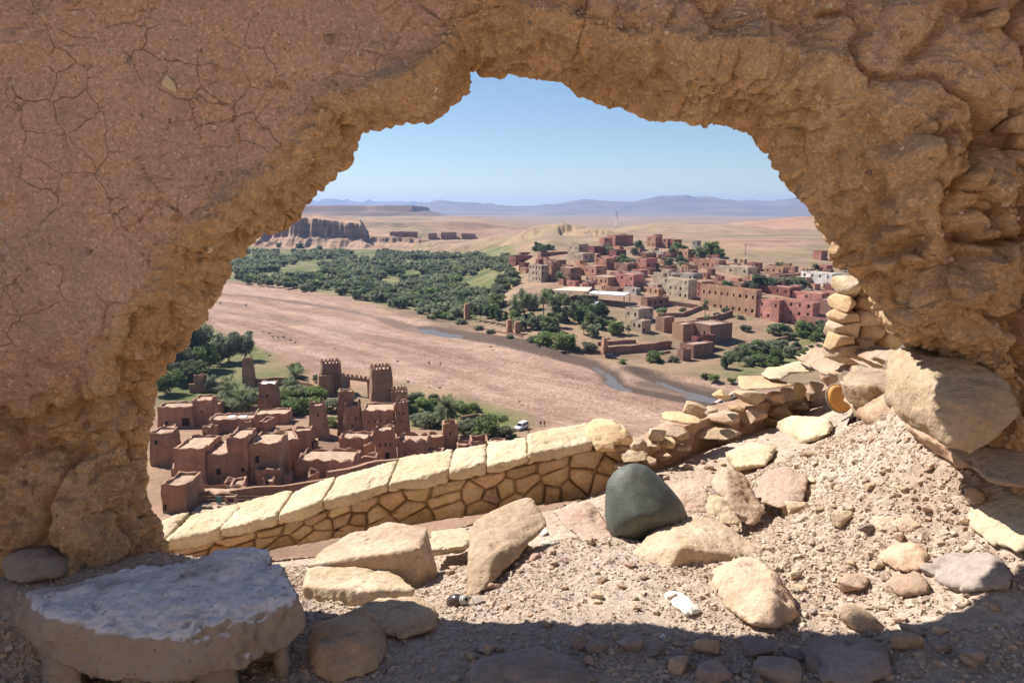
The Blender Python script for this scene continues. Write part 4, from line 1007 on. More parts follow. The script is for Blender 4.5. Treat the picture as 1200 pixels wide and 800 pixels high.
# ------------------------------------------------------------------ stone parapet along the path
def clip_poly(poly, nx_, ny_, c_):     # keep nx*x + ny*y <= c
    out = []
    for k in range(len(poly)):
        a, b = poly[k], poly[(k + 1) % len(poly)]
        da, db = nx_ * a[0] + ny_ * a[1] - c_, nx_ * b[0] + ny_ * b[1] - c_
        if da <= 0: out.append(a)
        if (da < 0 < db) or (db < 0 < da):
            t_ = da / (da - db); out.append((a[0] + (b[0] - a[0]) * t_, a[1] + (b[1] - a[1]) * t_))
    return out
def stone_cell(poly, rg, depth, proud, frame, name, mat, parent):
    # irregular face stone: joints recessed, face domed; frame(u, h, d) gives the world point, d towards the viewer
    n = len(poly); cx = sum(a for a, b in poly) / n; cy = sum(b for a, b in poly) / n
    P2 = []
    for k in range(n):                       # split the edges so the outline can wobble
        a, b = poly[k], poly[(k + 1) % n]
        m = max(1, int(math.hypot(b[0] - a[0], b[1] - a[1]) / 0.05))
        for q_ in range(m):
            t_ = q_ / m; P2.append((a[0] + (b[0] - a[0]) * t_ + rg.gauss(0, 0.003), a[1] + (b[1] - a[1]) * t_ + rg.gauss(0, 0.003)))
    n = len(P2); V = []; F = []
    rings = [(1.0, -depth, 0), (1.0, -0.004, 0), (0.93, proud * 0.75, 0.004), (0.70, proud, 0.006), (0.35, proud * 1.05, 0.006)]
    for s, d_, jit in rings:
        for a, b in P2:
            V.append(frame(cx + (a - cx) * s, cy + (b - cy) * s, d_ + rg.gauss(0, jit)))
    V.append(frame(cx, cy, proud * 1.02))
    for r_ in range(len(rings) - 1):
        for k in range(n):
            F.append((r_ * n + k, r_ * n + (k + 1) % n, (r_ + 1) * n + (k + 1) % n, (r_ + 1) * n + k))
    l_ = (len(rings) - 1) * n
    for k in range(n): F.append((l_ + k, l_ + (k + 1) % n, len(V) - 1))
    return link(name, py_mesh(name, V, F, True), mat, parent)
rg = random.Random(4)
TOPL = [(150, 640), (195, 631), (261, 617), (327, 602), (380, 584), (451, 564), (525, 549), (570, 541), (618, 530), (690, 513), (735, 508)]
BASEL = [(150, 690), (195, 676), (261, 660), (327, 640), (380, 630), (451, 618), (525, 604), (570, 598), (618, 590), (690, 580), (735, 574)]
def ywall(px): return 5.15 + 0.35 * (px - 150) / 585.0
def lerp_l(L, px): return float(np.interp(px, [a for a, b in L], [b for a, b in L]))
def top_pt(px, dy=0.0): return Py(px, lerp_l(TOPL, px), ywall(px))
def base_pt(px): return Py(px, lerp_l(BASEL, px), ywall(px))
parapet = thing('stone_parapet', 'low golden stone parapet with pale flat cap stones descending along the path', 'wall', base_pt(450))
inv = Matrix.Translation(-Vector(parapet.location))
def frame_p(u, h, d_):                 # u = px, h = 0 base .. 1 under the caps
    a, b = base_pt(u), top_pt(u) - Vector((0, 0, 0.095))
    v = a.lerp(b, h); return tuple(inv @ (v + Vector((0.03 * d_, -d_, 0))))
seeds = []
u = 152.0
hh = 0.33
rows = 3
for r_ in range(rows):
    u = 150 + rg.uniform(0, 14)
    while u < 740:
        w = rg.choice([14, 20, 28, 36, 50, 58]) * rg.uniform(0.85, 1.15); seeds.append((u + w / 2, (r_ + 0.5 + rg.uniform(-0.3, 0.3)) / rows)); u += w
KU, KH = pxs(5.3), 0.34                # px and h to metres for the cell shapes
S2 = [(a * KU, b * KH) for a, b in seeds]
for k, (a, b) in enumerate(S2):
    poly = [(145 * KU, -0.02), (738 * KU, -0.02), (738 * KU, KH), (145 * KU, KH)]
    for q_, (c_, d_) in enumerate(S2):
        if q_ == k or abs(c_ - a) > 0.75: continue
        vx, vy = c_ - a, d_ - b; L = math.hypot(vx, vy); vx, vy = vx / L, vy / L
        poly = clip_poly(poly, vx, vy, vx * (a + c_) / 2 + vy * (b + d_) / 2 - 0.006)
        if len(poly) < 3: break
    if len(poly) < 3: continue
    stone_cell(poly, rg, 0.16, rg.uniform(0.012, 0.045), lambda x, h, d2: frame_p(x / KU, h / KH, d2), 'stone', GOLD if rg.random() < 0.8 else MUDR, parapet)
# mud core seen in the joints
V = []; F = []
pxl = list(np.linspace(146, 738, 60))
for k, u in enumerate(pxl):
    for h, d_ in ((-0.1, -0.016), (1.22, -0.016), (1.22, -0.34), (-0.4, -0.36)): V.append(frame_p(u, h, d_ + rg.gauss(0, 0.004)))
for k in range(59):
    for q_ in range(4): F.append((k * 4 + q_, k * 4 + (q_ + 1) % 4, k * 4 + 4 + (q_ + 1) % 4, k * 4 + 4 + q_))
F += [(0, 1, 2, 3), tuple(59 * 4 + q_ for q_ in (3, 2, 1, 0))]
link('mortar', py_mesh('mortar', V, F), MUDR, parapet)
CAPX = [150, 196, 262, 327, 380, 456, 527, 570, 618, 694]
for k in range(len(CAPX) - 1):
    x0, x1 = CAPX[k] + 0.8, CAPX[k + 1] - 0.8
    A, B = top_pt(x0), top_pt(x1)
    pts = []
    dv = 0.40 + rg.uniform(-0.03, 0.04); th = rg.uniform(0.07, 0.10)
    for P0, s in ((A, 0), (B, 1)):
        for t_, z1, yo in ((0, 0, -0.05), (0, -th, -0.045), (1, 0.02, dv), (1, -th, dv)):
            pts.append(P0 + Vector(((rg.uniform(-.008, .008)), yo + rg.uniform(-0.015, 0.015), z1 + rg.uniform(-0.022, 0.022))))
    M_ = A.lerp(B, rg.uniform(0.35, 0.65)); pts += [M_ + Vector((0, -0.065, -0.02)), M_ + Vector((0, -0.055, -th - 0.01)), M_ + Vector((0, dv * 0.6, 0.035))]
    o = hull_rock('cap_stone', [inv @ v for v in pts], CAPM, 60 + k, 0.014, 1, 0.016, 0.010, 0.9, parapet)
# shards of grout and small stones along the far side and the end block
hero('rock', [(683, 516, 5.5), (690, 503, 5.6), (706, 497, 5.7), (728, 500, 5.65), (731, 514, 5.5), (722, 523, 5.4), (698, 520, 5.4)], 5.5, 0.25, GOLD, 96, 'block of golden stone sitting on the right end of the parapet', 'rock', 0.02)
hero('rock', [(694, 520, 5.42), (720, 518, 5.42), (722, 530, 5.36), (700, 531, 5.36)], 5.4, 0.22, GOLD, 97, 'small stone wedged under the block at the parapet end', 'rock', 0.02)

# ------------------------------------------------------------------ dry stone wall curving away along the path
dry = thing('dry_stone_barrier', 'rough dry stone wall of pale boulders curving away along the path', 'wall', Py(860, 510, 6.3))
dinv = Matrix.Translation(-Vector(dry.location))
DST = [(867, 444, 931, 459), (864, 456, 900, 478), (897, 459, 922, 478), (915, 455, 936, 474), (930, 449, 945, 471), (948, 446, 966, 462), (942, 458, 961, 471), (963, 432, 982, 454), (837, 457, 858, 472), (801, 470, 829, 489), (827, 476, 844, 487), (812, 482, 830, 492),
       (780, 485, 824, 501), (829, 482, 870, 501), (866, 476, 904, 505), (804, 497, 872, 518), (899, 474, 928, 494), (759, 500, 782, 519), (780, 500, 808, 521), (757, 516, 775, 530), (772, 513, 793, 530), (766, 528, 790, 545), (726, 524, 760, 545), (750, 534, 770, 549),
       (724, 502, 742, 524), (738, 514, 760, 532), (922, 472, 950, 486), (948, 466, 972, 480), (856, 474, 872, 486), (790, 520, 812, 534), (720, 542, 752, 556), (836, 505, 866, 520), (896, 490, 915, 502)]
def ydry(px): return 5.35 + (max(px, 720) - 740) / 230.0 * 2.5
for k, b_ in enumerate(DST):
    cxp = (b_[0] + b_[2]) / 2
    o = rock_px('stone', b_, ydry(cxp) - 0.12 * ((b_[3] - 470) / 60.0 if cxp > 780 else 0), LIME if k % 4 else GOLD, 400 + k, level=4, deep=min(0.5, 1.1 * (b_[2] - b_[0]) * pxs(6.3)), rough=0.05, fine=0.03, boxy=0.62, planes=20, cut=(0.62, 0.84))
    o.parent = dry; o.matrix_parent_inverse = dinv
V = []; F = []
pxl = list(np.linspace(740, 975, 14))
for u in pxl:
    y0 = ydry(u) + 0.08
    zt = Py(u, np.interp(u, [740, 790, 840, 900, 975], [540, 506, 488, 472, 456]), y0).z
    c_ = Py(u, 500, y0)
    for dy, z1 in ((0.0, zt - 0.5), (0.04, zt), (0.35, zt), (0.45, zt - 1.0)): V.append(tuple(dinv @ Vector((c_.x, y0 + dy, z1))))
for k in range(len(pxl) - 1):
    for q_ in range(4): F.append((k * 4 + q_, k * 4 + (q_ + 1) % 4, k * 4 + 4 + (q_ + 1) % 4, k * 4 + 4 + q_))
link('earth_fill', py_mesh('earth_fill', V, F), MUDR, dry)
hero('flat_stone', [(894, 441, 7.2), (905, 432, 7.5), (948, 424, 7.7), (972, 424, 7.7), (971, 431, 7.5), (935, 441, 7.2), (905, 446, 7.1)], 7.4, 0.25, CAPM, 99, 'tilted pale slab resting on the far end of the dry stone wall', 'slab', 0.025, lean=0.1, rough=0.01)
# taller broken stack of stones by the jamb
stk = thing('stone_pier', 'ruined pier of stacked golden stones beyond the right jamb', 'wall', Py(995, 430, 6.6))
sinv = Matrix.Translation(-Vector(stk.location))
for k, b_ in enumerate([(988, 328, 1008, 347), (984, 349, 1006, 366), (980, 365, 1004, 378), (976, 377, 1010, 395), (973, 391, 1000, 409), (1003, 346, 1030, 366), (1002, 364, 1032, 381), (1008, 379, 1036, 398), (998, 395, 1030, 414), (1006, 326, 1030, 347), (1028, 360, 1055, 384), (1030, 384, 1058, 408), (976, 406, 1010, 424), (1008, 412, 1040, 428)]):
    o = rock_px('stone', b_, 6.6, GOLD if k % 3 else LIME, 500 + k, level=4, deep=0.42, hfac=1.3, rough=0.05, fine=0.03, boxy=0.5, planes=18, cut=(0.7, 0.9), rot=(0, R.uniform(-0.14, 0.14), 0))
    o.parent = stk; o.matrix_parent_inverse = sinv
# ------------------------------------------------------------------ mud buildings
KAS = mat_adobe('kasbah_earth', (0.35, 0.205, 0.135), 0.35, 0.10, 0.12)
KROOF = mat_adobe('kasbah_roof', (0.40, 0.275, 0.195), 0.5, 0.06, 0.12)
TOWNM = {'p': mat_adobe('pink_render', (0.44, 0.20, 0.15), 0.12, 0.1, 0.14), 'o': mat_adobe('orange_render', (0.45, 0.25, 0.16), 0.12, 0.1, 0.1), 'b': mat_adobe('brown_mud', (0.30, 0.17, 0.12), 0.12, 0.12, 0.15),
         'c': mat_adobe('cream_render', (0.46, 0.36, 0.26), 0.12, 0.1, 0.1), 'r': mat_adobe('dark_red_render', (0.27, 0.11, 0.09), 0.12, 0.1, 0.12), 'w': mat_adobe('white_render', (0.72, 0.66, 0.60), 0.12, 0.05, 0.05),
         't': mat_adobe('tan_mud', (0.50, 0.34, 0.22), 0.12, 0.12, 0.12), 'g': mat_adobe('grey_block', (0.36, 0.31, 0.27), 0.12, 0.1, 0.1)}
TROOF = mat_adobe('town_roof', (0.36, 0.25, 0.19), 0.12, 0.08, 0.15)
DARKW = mat_plain('window_dark', (0.03, 0.022, 0.02), 0.5)
WHITEM = mat_plain('white_paint', (0.72, 0.70, 0.68), 0.6)
WOOD = mat_plain('grey_wood', (0.24, 0.17, 0.12), 0.85, val=0.2)
def jit(x, y, z, a):
    return (a * math.sin(x * 1.7 + y * 2.9 + z * 0.7), a * math.sin(y * 1.9 + z * 2.3 + x * 0.6 + 1.0))
def building(name, label, c, w, d, h, yaw, mat, roofm=None, win=(), taper=0.03, par=0.45, th=0.35, step=1.1, ruin=0.17, group=None, pins=0, merl=0, below=2.0, cat='building', ox=0.0, amp=0.11, framed=False):
    """c: ground point under the middle of the front face (local -y); win: (side, centre along the side 0..1, sill height, width, height)"""
    root = thing(name, label, cat, c, yaw, group)
    sd = R.random() * 40
    def loc(side, s, z, inset=0.0):
        k = 1 - taper * max(z, 0) / max(w, d) * 2
        hw, hd = w / 2 * k - inset, d / 2 * k - inset
        L = (w, d, w, d)[side]; t_ = s / L * 2 - 1
        x, y = ((t_ * hw, -hd), (hw, t_ * hd), (-t_ * hw, hd), (-hw, -t_ * hd))[side]
        j = jit(x + sd, y, z, amp)
        zz = z
        if z > h - 0.01: zz = z + ruin * (math.sin(x * 2.1 + y * 1.3 + sd) + 0.6 * math.sin(x * 5.3 - y * 4.1 + sd * 2))
        return (x + j[0] + ox, y + j[1] + d / 2, zz)
    V = []; F = []; tops = []; wins = []
    def vid(p_): V.append(p_); return len(V) - 1
    for side in range(4):
        L = (w, d, w, d)[side]
        ww = [(u * L, z0, a, b) for sd_, u, z0, a, b in win if sd_ == side]
        xs = {0.0, L}; zs = {-below, 0.0, h}
        n = max(1, int(L / step)); xs |= {L * k / n for k in range(n + 1)}
        m = max(1, int(h / (step * 1.2))); zs |= {h * k / m for k in range(m + 1)}
        for u, z0, a, b in ww: xs |= {u - a / 2, u + a / 2}; zs |= {z0, z0 + b}
        xs = sorted(xs); zs = sorted(zs)
        xs = [v for k, v in enumerate(xs) if k == 0 or v - xs[k - 1] > 1e-4]; zs = [v for k, v in enumerate(zs) if k == 0 or v - zs[k - 1] > 1e-4]
        idx = [[vid(loc(side, x, z)) for z in zs] for x in xs]
        inn = lambda xm, zm: any(u - a / 2 < xm < u + a / 2 and z0 < zm < z0 + b for u, z0, a, b in ww)
        for i_ in range(len(xs) - 1):
            for k_ in range(len(zs) - 1):
                if inn((xs[i_] + xs[i_ + 1]) / 2, (zs[k_] + zs[k_ + 1]) / 2): continue
                F.append((idx[i_][k_], idx[i_ + 1][k_], idx[i_ + 1][k_ + 1], idx[i_][k_ + 1]))
        for u, z0, a, b in ww:
            o_ = [loc(side, u - a / 2, z0), loc(side, u + a / 2, z0), loc(side, u + a / 2, z0 + b), loc(side, u - a / 2, z0 + b)]
            i2 = [loc(side, u - a / 2, z0, 0.3), loc(side, u + a / 2, z0, 0.3), loc(side, u + a / 2, z0 + b, 0.3), loc(side, u - a / 2, z0 + b, 0.3)]
            q0 = [vid(p_) for p_ in o_]; q1 = [vid(p_) for p_ in i2]
            for k_ in range(4): F.append((q0[k_], q0[(k_ + 1) % 4], q1[(k_ + 1) % 4], q1[k_]))
            wins.append(i2)
            if framed: wins[-1] = wins[-1] + o_
        it = [vid(loc(side, min(max(x, 0), L), h, th)) for x in xs]
        ib = [vid((V[q_][0], V[q_][1], h - par)) for q_ in it]
        for i_ in range(len(xs) - 1):
            F.append((idx[i_][-1], idx[i_ + 1][-1], it[i_ + 1], it[i_])); F.append((it[i_], it[i_ + 1], ib[i_ + 1], ib[i_]))
    link('wall', py_mesh('wall', V, F), mat, root)
    k = 1 - taper * h / max(w, d) * 2
    hw, hd = w / 2 * k - th * 0.5, d / 2 * k - th * 0.5
    RV = []; RF = []
    nx_, ny_ = max(2, int(w / 2.5) + 1), max(2, int(d / 2.5) + 1)
    for a in range(nx_):
        for b in range(ny_):
            x, y = -hw + 2 * hw * a / (nx_ - 1), -hd + 2 * hd * b / (ny_ - 1)
            RV.append((x + ox, y + d / 2, h - par + 0.05 + 0.05 * math.sin(x * 1.3 + sd) * math.cos(y * 1.7)))
    for a in range(nx_ - 1):
        for b in range(ny_ - 1): RF.append((a * ny_ + b, (a + 1) * ny_ + b, (a + 1) * ny_ + b + 1, a * ny_ + b + 1))
    link('roof', py_mesh('roof', RV, RF), roofm or KROOF, root)
    for q_ in wins:
        wo = link('window', py_mesh('window', q_[:4], [(0, 1, 2, 3)]), DARKW, root)
        if framed:
            o_ = [Vector(v) for v in q_[4:]]; c_ = sum(o_, Vector()) / 4
            out = [c_ + (v - c_) * 1.22 for v in o_]; nrm = (o_[1] - o_[0]).cross(o_[3] - o_[0]).normalized() * 0.08
            FV = [tuple(v + nrm) for v in o_] + [tuple(v + nrm) for v in out] + [tuple(v - nrm) for v in out]
            link('frame', py_mesh('frame', FV, [(k_, (k_ + 1) % 4, 4 + (k_ + 1) % 4, 4 + k_) for k_ in range(4)] + [(4 + k_, 4 + (k_ + 1) % 4, 8 + (k_ + 1) % 4, 8 + k_) for k_ in range(4)]), WHITEM, wo)
    if pins:
        for a in (-1, 1):
            for b in (-1, 1):
                m_ = MB(); m_.box((a * (hw - 0.1) + ox, b * (hd - 0.1) + d / 2, h + 0.35), (0.75, 0.75, 1.0), 0, 0.45); m_.build('corner_pinnacle', mat, root)
    if merl:
        for side in range(4):
            L = (w, d, w, d)[side]; n = max(2, int(L / merl))
            for k_ in range(n):
                p_ = loc(side, L * (k_ + 0.5) / n, h - 0.02, th / 2)
                m_ = MB(); m_.box((p_[0], p_[1], h + 0.3), (merl * 0.55 if side % 2 == 0 else th * 1.1, th * 1.1 if side % 2 == 0 else merl * 0.55, 0.85), 0, 0.62); m_.build('merlon', mat, root)
    return root
def kas(x0, x1, yt, yb, deep, yaw, label, win=(), name='mud_house', **kw):
    g = ground_hit((x0 + x1) / 2, yb)
    a = math.atan2(-g.z, g.y); s = pxs(g.y)
    w = (x1 - x0) * s / max(0.5, math.cos(math.radians(yaw)))
    h = (yb - yt) * s * (1 + math.tan(a) ** 2) * 0.97
    h = min(h, (g.z - Py((x0 + x1) / 2, yt, g.y).z) * -1 if False else h)
    top = Py((x0 + x1) / 2, yt, g.y).z
    return building(name, label, g, w, deep, max(1.2, top - g.z), math.radians(yaw) - math.atan2(g.x, g.y) * 0.0, kw.pop('mat', KAS), win=win, group=kw.pop('group', 'earth houses of the old village'), **kw)
W1 = (0, 0.5, 3.2, 0.7, 0.9)
kas(185, 227, 477, 501, 6, 4, 'low earth house with dark doorways at the far left of the old village', [(0, .8, 0.4, 1.9, 2.2), (0, .25, 0.6, 1.0, 1.2)])
kas(226, 249, 469, 499, 6, 4, 'square earth block with one small window behind the wide low block', [(0, .5, 3.4, .6, .8)])
kas(248, 259, 473, 488, 4, 4, 'small lean-to block right of the square earth block')
kas(245, 297, 491, 507, 5.5, 5, 'wide low earth block with pale panels on its roof', [(0, .05, .6, .9, 1.3)])
kas(302, 326, 450, 484, 5, 3, 'tall plain watch tower with whitish roof above the garden', [(0, .5, 4.6, .8, .9)], 'mud_tower', taper=0.06, roofm=WHITEM, par=0.2)
kas(297, 338, 485, 497, 6, 6, 'flat roofed house with round skylight walls right of the panel roof')
kas(176, 203, 508, 546, 5, 2, 'small square tower house against the left jamb', [(0, .3, 4.6, .9, .9)], 'mud_tower')
kas(204, 243, 526, 566, 9, 1, 'big blank earth block with sunlit roof at the left of the old village')
kas(243, 269, 532, 565, 10, 1, 'recessed house with a dark window between the two big earth blocks', [(0, .5, 1.4, .9, 1.3)], par=0.2)
kas(267, 293, 513, 565, 7, 2, 'tall earth block with stepped roof in the middle of the village front', [(0, .75, 1.3, .8, 1.5)])
kas(292, 329, 520, 564, 8, 2, 'long earth house with a framed window right of the stepped block', [(0, .25, 3.6, 1.0, 1.4), (0, .8, 2.0, .7, 1.0)])
kas(330, 352, 516, 550, 9, 24, 'earth house whose sunlit left wall runs back from the lane', [])
kas(189, 221, 568, 601, 6, -4, 'low house with sunlit sloping roof at the foot of the left jamb', [(0, .1, .4, .8, 1.0)])
kas(216, 280, 578, 592, 4, -3, 'long low earth building with ragged bright roof in the front row', ruin=0.3)
kas(299, 329, 550, 568, 2.5, 2, 'small walled yard standing in the lane', par=1.4, roofm=KAS)
kas(344, 415, 540, 560, 7.5, -3, 'wide flat roofed house with curved parapet in the village front', [(0, .7, 1.2, .7, .8)], ruin=0.3)
kas(343, 365, 505, 528, 4, 6, 'small cube house standing on the roof level behind the wide house')
kas(361, 386, 476, 514, 5, 14, 'tapering niched tower with worn corners left of the main kasbah', [(3, .3, 3.0, .6, 1.3), (3, .7, 3.0, .6, 1.3), (3, .5, 5.2, .6, 1.0), (0, .5, 5.4, .5, .8)], 'mud_tower', taper=0.10, pins=1)
kas(395, 417, 459, 510, 4, 5, 'slender tall tower rising behind the main kasbah at its left', [(0, .5, 6.4, .4, .7)], 'mud_tower', taper=0.05)
kas(402, 425, 477, 512, 5.5, 8, 'left corner tower of the main kasbah with narrow slits', [(0, .3, 4.2, .4, .7), (0, .7, 4.2, .4, .7), (0, .5, 2.4, .4, .7)], 'mud_tower', taper=0.08, pins=1)
kas(424, 463, 481, 513, 8, 4, 'main kasbah house between its two corner towers', [(0, .2, 3.9, .4, .6), (0, .4, 3.9, .4, .6), (0, .6, 3.9, .4, .6), (0, .8, 3.9, .4, .6), (0, .5, 1.8, .5, .8)])
kas(462, 480, 473, 515, 5, 4, 'right corner tower of the main kasbah', [(0, .35, 6.0, .4, .6), (0, .7, 6.0, .4, .6), (0, .5, 4.0, .4, .7)], 'mud_tower', taper=0.08, pins=1)
kas(458, 478, 459, 488, 4.5, 4, 'crenellated tower peeping over the right corner of the main kasbah', [], 'mud_tower', merl=1.1)
kas(396, 434, 513, 531, 5, -4, 'low broken house in front of the main kasbah', ruin=0.3)
kas(439, 465, 505, 542, 5, 8, 'tower with four corner horns and carved face before the main kasbah', [(0, .25, 3.4, .4, .8), (0, .5, 3.4, .4, .8), (0, .75, 3.4, .4, .8), (0, .6, .6, .9, 1.6), (3, .5, 3.4, .4, .8)], 'mud_tower', taper=0.06, pins=1)
kas(414, 442, 535, 548, 3, -2, 'small roofless yard left of the horned tower', par=1.4, roofm=KAS, ruin=0.25)
kas(465, 502, 517, 541, 6, -3, 'house with ragged stepped parapet right of the horned tower', [(0, .25, 1.2, .5, .7)], ruin=0.5)
kas(501, 521, 512, 529, 4, 4, 'small broken wall block left of the palm tower', ruin=0.4)
kas(518, 538, 497, 527, 4.5, 7, 'square tower with hollow top below the date palm', [(0, .5, 3.4, .5, .8)], 'mud_tower', taper=0.05, par=0.9)
kas(490, 519, 529, 541, 2.6, -5, 'low wall with two dark arches at the edge of the parapet', [(0, .3, .2, 1.1, 1.0), (0, .7, .2, .9, .8)])
kas(551, 573, 517, 535, 4.5, 6, 'roofless square block nearest the parked cars', par=1.3, roofm=KAS)
kas(536, 553, 521, 532, 3, 10, 'low sunlit wall block beside the roofless square block')
kas(572, 590, 517, 527, 3, -10, 'low terrace wall at the right end of the old village')
# small rooftop rooms, stair walls and yards that fill the village between the traced houses
KF = np.array([(185, 505), (240, 505), (300, 495), (345, 500), (400, 512), (470, 515), (540, 515), (590, 520), (540, 535), (470, 545), (390, 562), (330, 578), (215, 600), (182, 580)], float)
n_ = 0
for _ in range(600):
    if n_ >= 34: break
    px, py = R.uniform(182, 590), R.uniform(497, 600)
    if float(poly_sd(KF, np.array([px]), np.array([py]))[0]) < 2: continue
    w = R.uniform(8, 20); n_ += 1
    kas(px - w / 2, px + w / 2, py - R.uniform(7, 15), py, R.uniform(2.0, 5.0), R.uniform(-12, 16), 'small earth room or yard packed between the houses of the old village', [(0, R.uniform(.3, .7), 0.5, .7, 1.1)] if R.random() < .5 else (), par=R.choice([0.3, 0.5, 1.2]), ruin=R.uniform(0.1, 0.45), roofm=KROOF)
# long enclosing walls
def wallrun(name, label, pts, h, th, mat=KAS, merl=0, group=None, cat='wall'):
    P_ = [ground_hit(a, b) for a, b in pts]
    root = thing(name, label, cat, P_[0], 0, group)
    V = []; F = []; sd = R.random() * 9
    Q = []
    for a, b in zip(P_[:-1], P_[1:]):
        n = max(2, int((b - a).length / 2.0))
        Q += [a.lerp(b, k / n) for k in range(n)]
    Q.append(P_[-1])
    for k, q_ in enumerate(Q):
        t_ = (Q[min(k + 1, len(Q) - 1)] - Q[max(k - 1, 0)]); t_.z = 0; t_.normalize(); n_ = Vector((-t_.y, t_.x, 0)) * th / 2
        b_ = q_ - P_[0]; hz = h * (1 + 0.06 * math.sin(k * 1.3 + sd) + 0.05 * math.sin(k * 3.1))
        V += [b_ - n_ * 1.2 + Vector((0, 0, -1.5)), b_ - n_ * 0.9 + Vector((0, 0, hz)), b_ + n_ * 0.9 + Vector((0, 0, hz)), b_ + n_ * 1.2 + Vector((0, 0, -1.5))]
    for k in range(len(Q) - 1):
        for j_ in range(3): F.append((k * 4 + j_, k * 4 + j_ + 1, k * 4 + 5 + j_, k * 4 + 4 + j_))
    F += [(0, 1, 2, 3), tuple((len(Q) - 1) * 4 + j_ for j_ in (3, 2, 1, 0))]
    link('wall_run', py_mesh('wall_run', V, F), mat, root)
    if merl:
        for k in range(0, len(Q)):
            b_ = Q[k] - P_[0]; m_ = MB(); m_.box((b_.x, b_.y, b_.z + h + 0.35), (merl * 0.6, th, 0.9), 0, 0.6); m_.build('merlon', mat, root)
    return root
wallrun('village_rampart', 'long front wall of the old village below the timber terrace', [(270, 591), (330, 585), (384, 578)], 2.6, 0.7)
wallrun('village_rampart', 'thick wall slanting up along the golden parapet', [(385, 572), (430, 560), (488, 550)], 3.0, 1.0)
wallrun('garden_enclosure', 'crumbling garden wall right of the ruined garden tower', [(298, 452), (330, 451), (348, 452)], 2.6, 0.7)
wallrun('garden_enclosure', 'dark garden wall under the left trees', [(222, 460), (243, 458), (270, 456)], 2.8, 0.7)
wallrun('garden_enclosure', 'low pale wall along the river side shrubs', [(540, 492), (560, 488), (572, 490)], 1.0, 0.6)
kas(284, 298, 420, 455, 4, 10, 'ruined garden tower standing among the palms', [], 'mud_tower', ruin=0.5, par=1.0, taper=0.05)
kas(228, 241, 441, 459, 3, 10, 'stump of a ruined mud building under the left trees', ruin=0.4, par=0.8)
kas(378, 402, 426, 461, 6, 20, 'left crenellated tower of the river gate', [], 'gate_tower', merl=1.3, taper=0.05)
kas(374, 391, 440, 463, 4, 20, 'shorter tower in front of the left gate tower', [], 'gate_tower', taper=0.05)
kas(436, 462, 433, 472, 6.5, 18, 'right crenellated tower of the river gate', [], 'gate_tower', merl=1.3, taper=0.05)
# gate wall with its opening
gl, gr = ground_hit(401, 461), ground_hit(437, 466)
gate = thing('gate_rampart', 'crenellated wall with a wide opening between the two river gate towers', 'wall', gl)
m_ = MB(); dv = gr - gl; yw = math.atan2(dv.y, dv.x); Lg = dv.length
for s0, s1, z0, z1 in ((0.0, 0.25, -2, 6.0), (0.86, 1.0, -2, 6.0), (0.25, 0.86, 5.0, 6.0)):
    mid_ = dv * ((s0 + s1) / 2); m_.box((mid_.x, mid_.y, (z0 + z1) / 2), ((s1 - s0) * Lg, 0.9, z1 - z0), yw)
m_.build('wall_run', KAS, gate)
for k in range(7):
    q_ = dv * ((k + 0.5) / 7); m_ = MB(); m_.box((q_.x, q_.y, 6.35), (0.7, 0.8, 0.8), yw, 0.6); m_.build('merlon', KAS, gate)
wallrun('garden_enclosure', 'wall running left from the river gate', [(345, 452), (376, 461)], 2.4, 0.8)
# pale panels on the wide low roof
for k, (px, py) in enumerate(((272, 485), (285, 484))):
    g = ground_hit(270, 507); q_ = Py(px, py, g.y + 3.4); m_ = MB(); m_.box((0, 0, 0), (1.7, 1.6, 0.12))
    o = m_.build('roof_panel', WHITEM); o.location = (q_.x, g.y + 3.0, Py(270, 491, g.y).z - 0.2); o.rotation_euler = (math.radians(8), 0, 0.1)
    tag(o, ('left' if k == 0 else 'right') + ' one of two pale panels lying on the wide low roof', 'panel')
# timber terrace in the front row
g = ground_hit(268, 604); terr = thing('timber_terrace', 'wooden railed terrace with benches in the front row of the village', 'terrace', g)
s = pxs(g.y)
m_ = MB(); m_.box((0, 1.5, 0.55), (88 * s, 4.0, 0.5)); m_.build('platform', KROOF, terr)
for k in range(9):
    m_ = MB(); m_.bar(((-44 + 11 * k) * s, 3.3, 0.7), ((-44 + 11 * k) * s, 3.3, 2.0), 0.07); m_.build('post', WOOD, terr)
for z_ in (1.4, 1.9):
    m_ = MB(); m_.bar((-44 * s, 3.3, z_), (44 * s, 3.3, z_), 0.06); m_.build('rail', WOOD, terr)
for k in range(4):
    m_ = MB(); m_.box(((-30 + 19 * k) * s, 1.2, 1.15), (12 * s, 0.7, 0.14)); m_.box(((-34 + 19 * k) * s, 1.2, 0.9), (0.2, 0.6, 0.4)); m_.box(((-26 + 19 * k) * s, 1.2, 0.9), (0.2, 0.6, 0.4)); m_.build('bench', WOOD, terr)
m_ = MB(); m_.box((-6 * s, 3.1, 1.9), (13 * s, 0.3, 0.25)); m_.box((-12 * s, 3.1, 1.3), (0.25, 0.3, 1.2)); m_.box((0.2 * s, 3.1, 1.3), (0.25, 0.3, 1.2)); m_.build('frame', KROOF, terr)
for k, (px, col) in enumerate(((247, (0.10, 0.22, 0.20)), (262, (0.12, 0.05, 0.07)), (296, (0.28, 0.06, 0.08)), (309, (0.30, 0.09, 0.08)))):
    m_ = MB(); m_.box((0, 0, 0), (1.0, 0.12, 1.0), 0, 0.8); m_.box((0.1, -0.1, -0.3), (0.8, 0.12, 0.5), 0.1)
    o = m_.build('hanging_rug', mat_plain('rug_%d' % k, col, 0.9)); o.location = g + Vector(((px - 268) * s, 3.12, 1.45))
    tag(o, ['green rug', 'dark purple rug', 'dark red rug', 'brick red rug'][k] + ' hung on the rail of the timber terrace', 'rug')

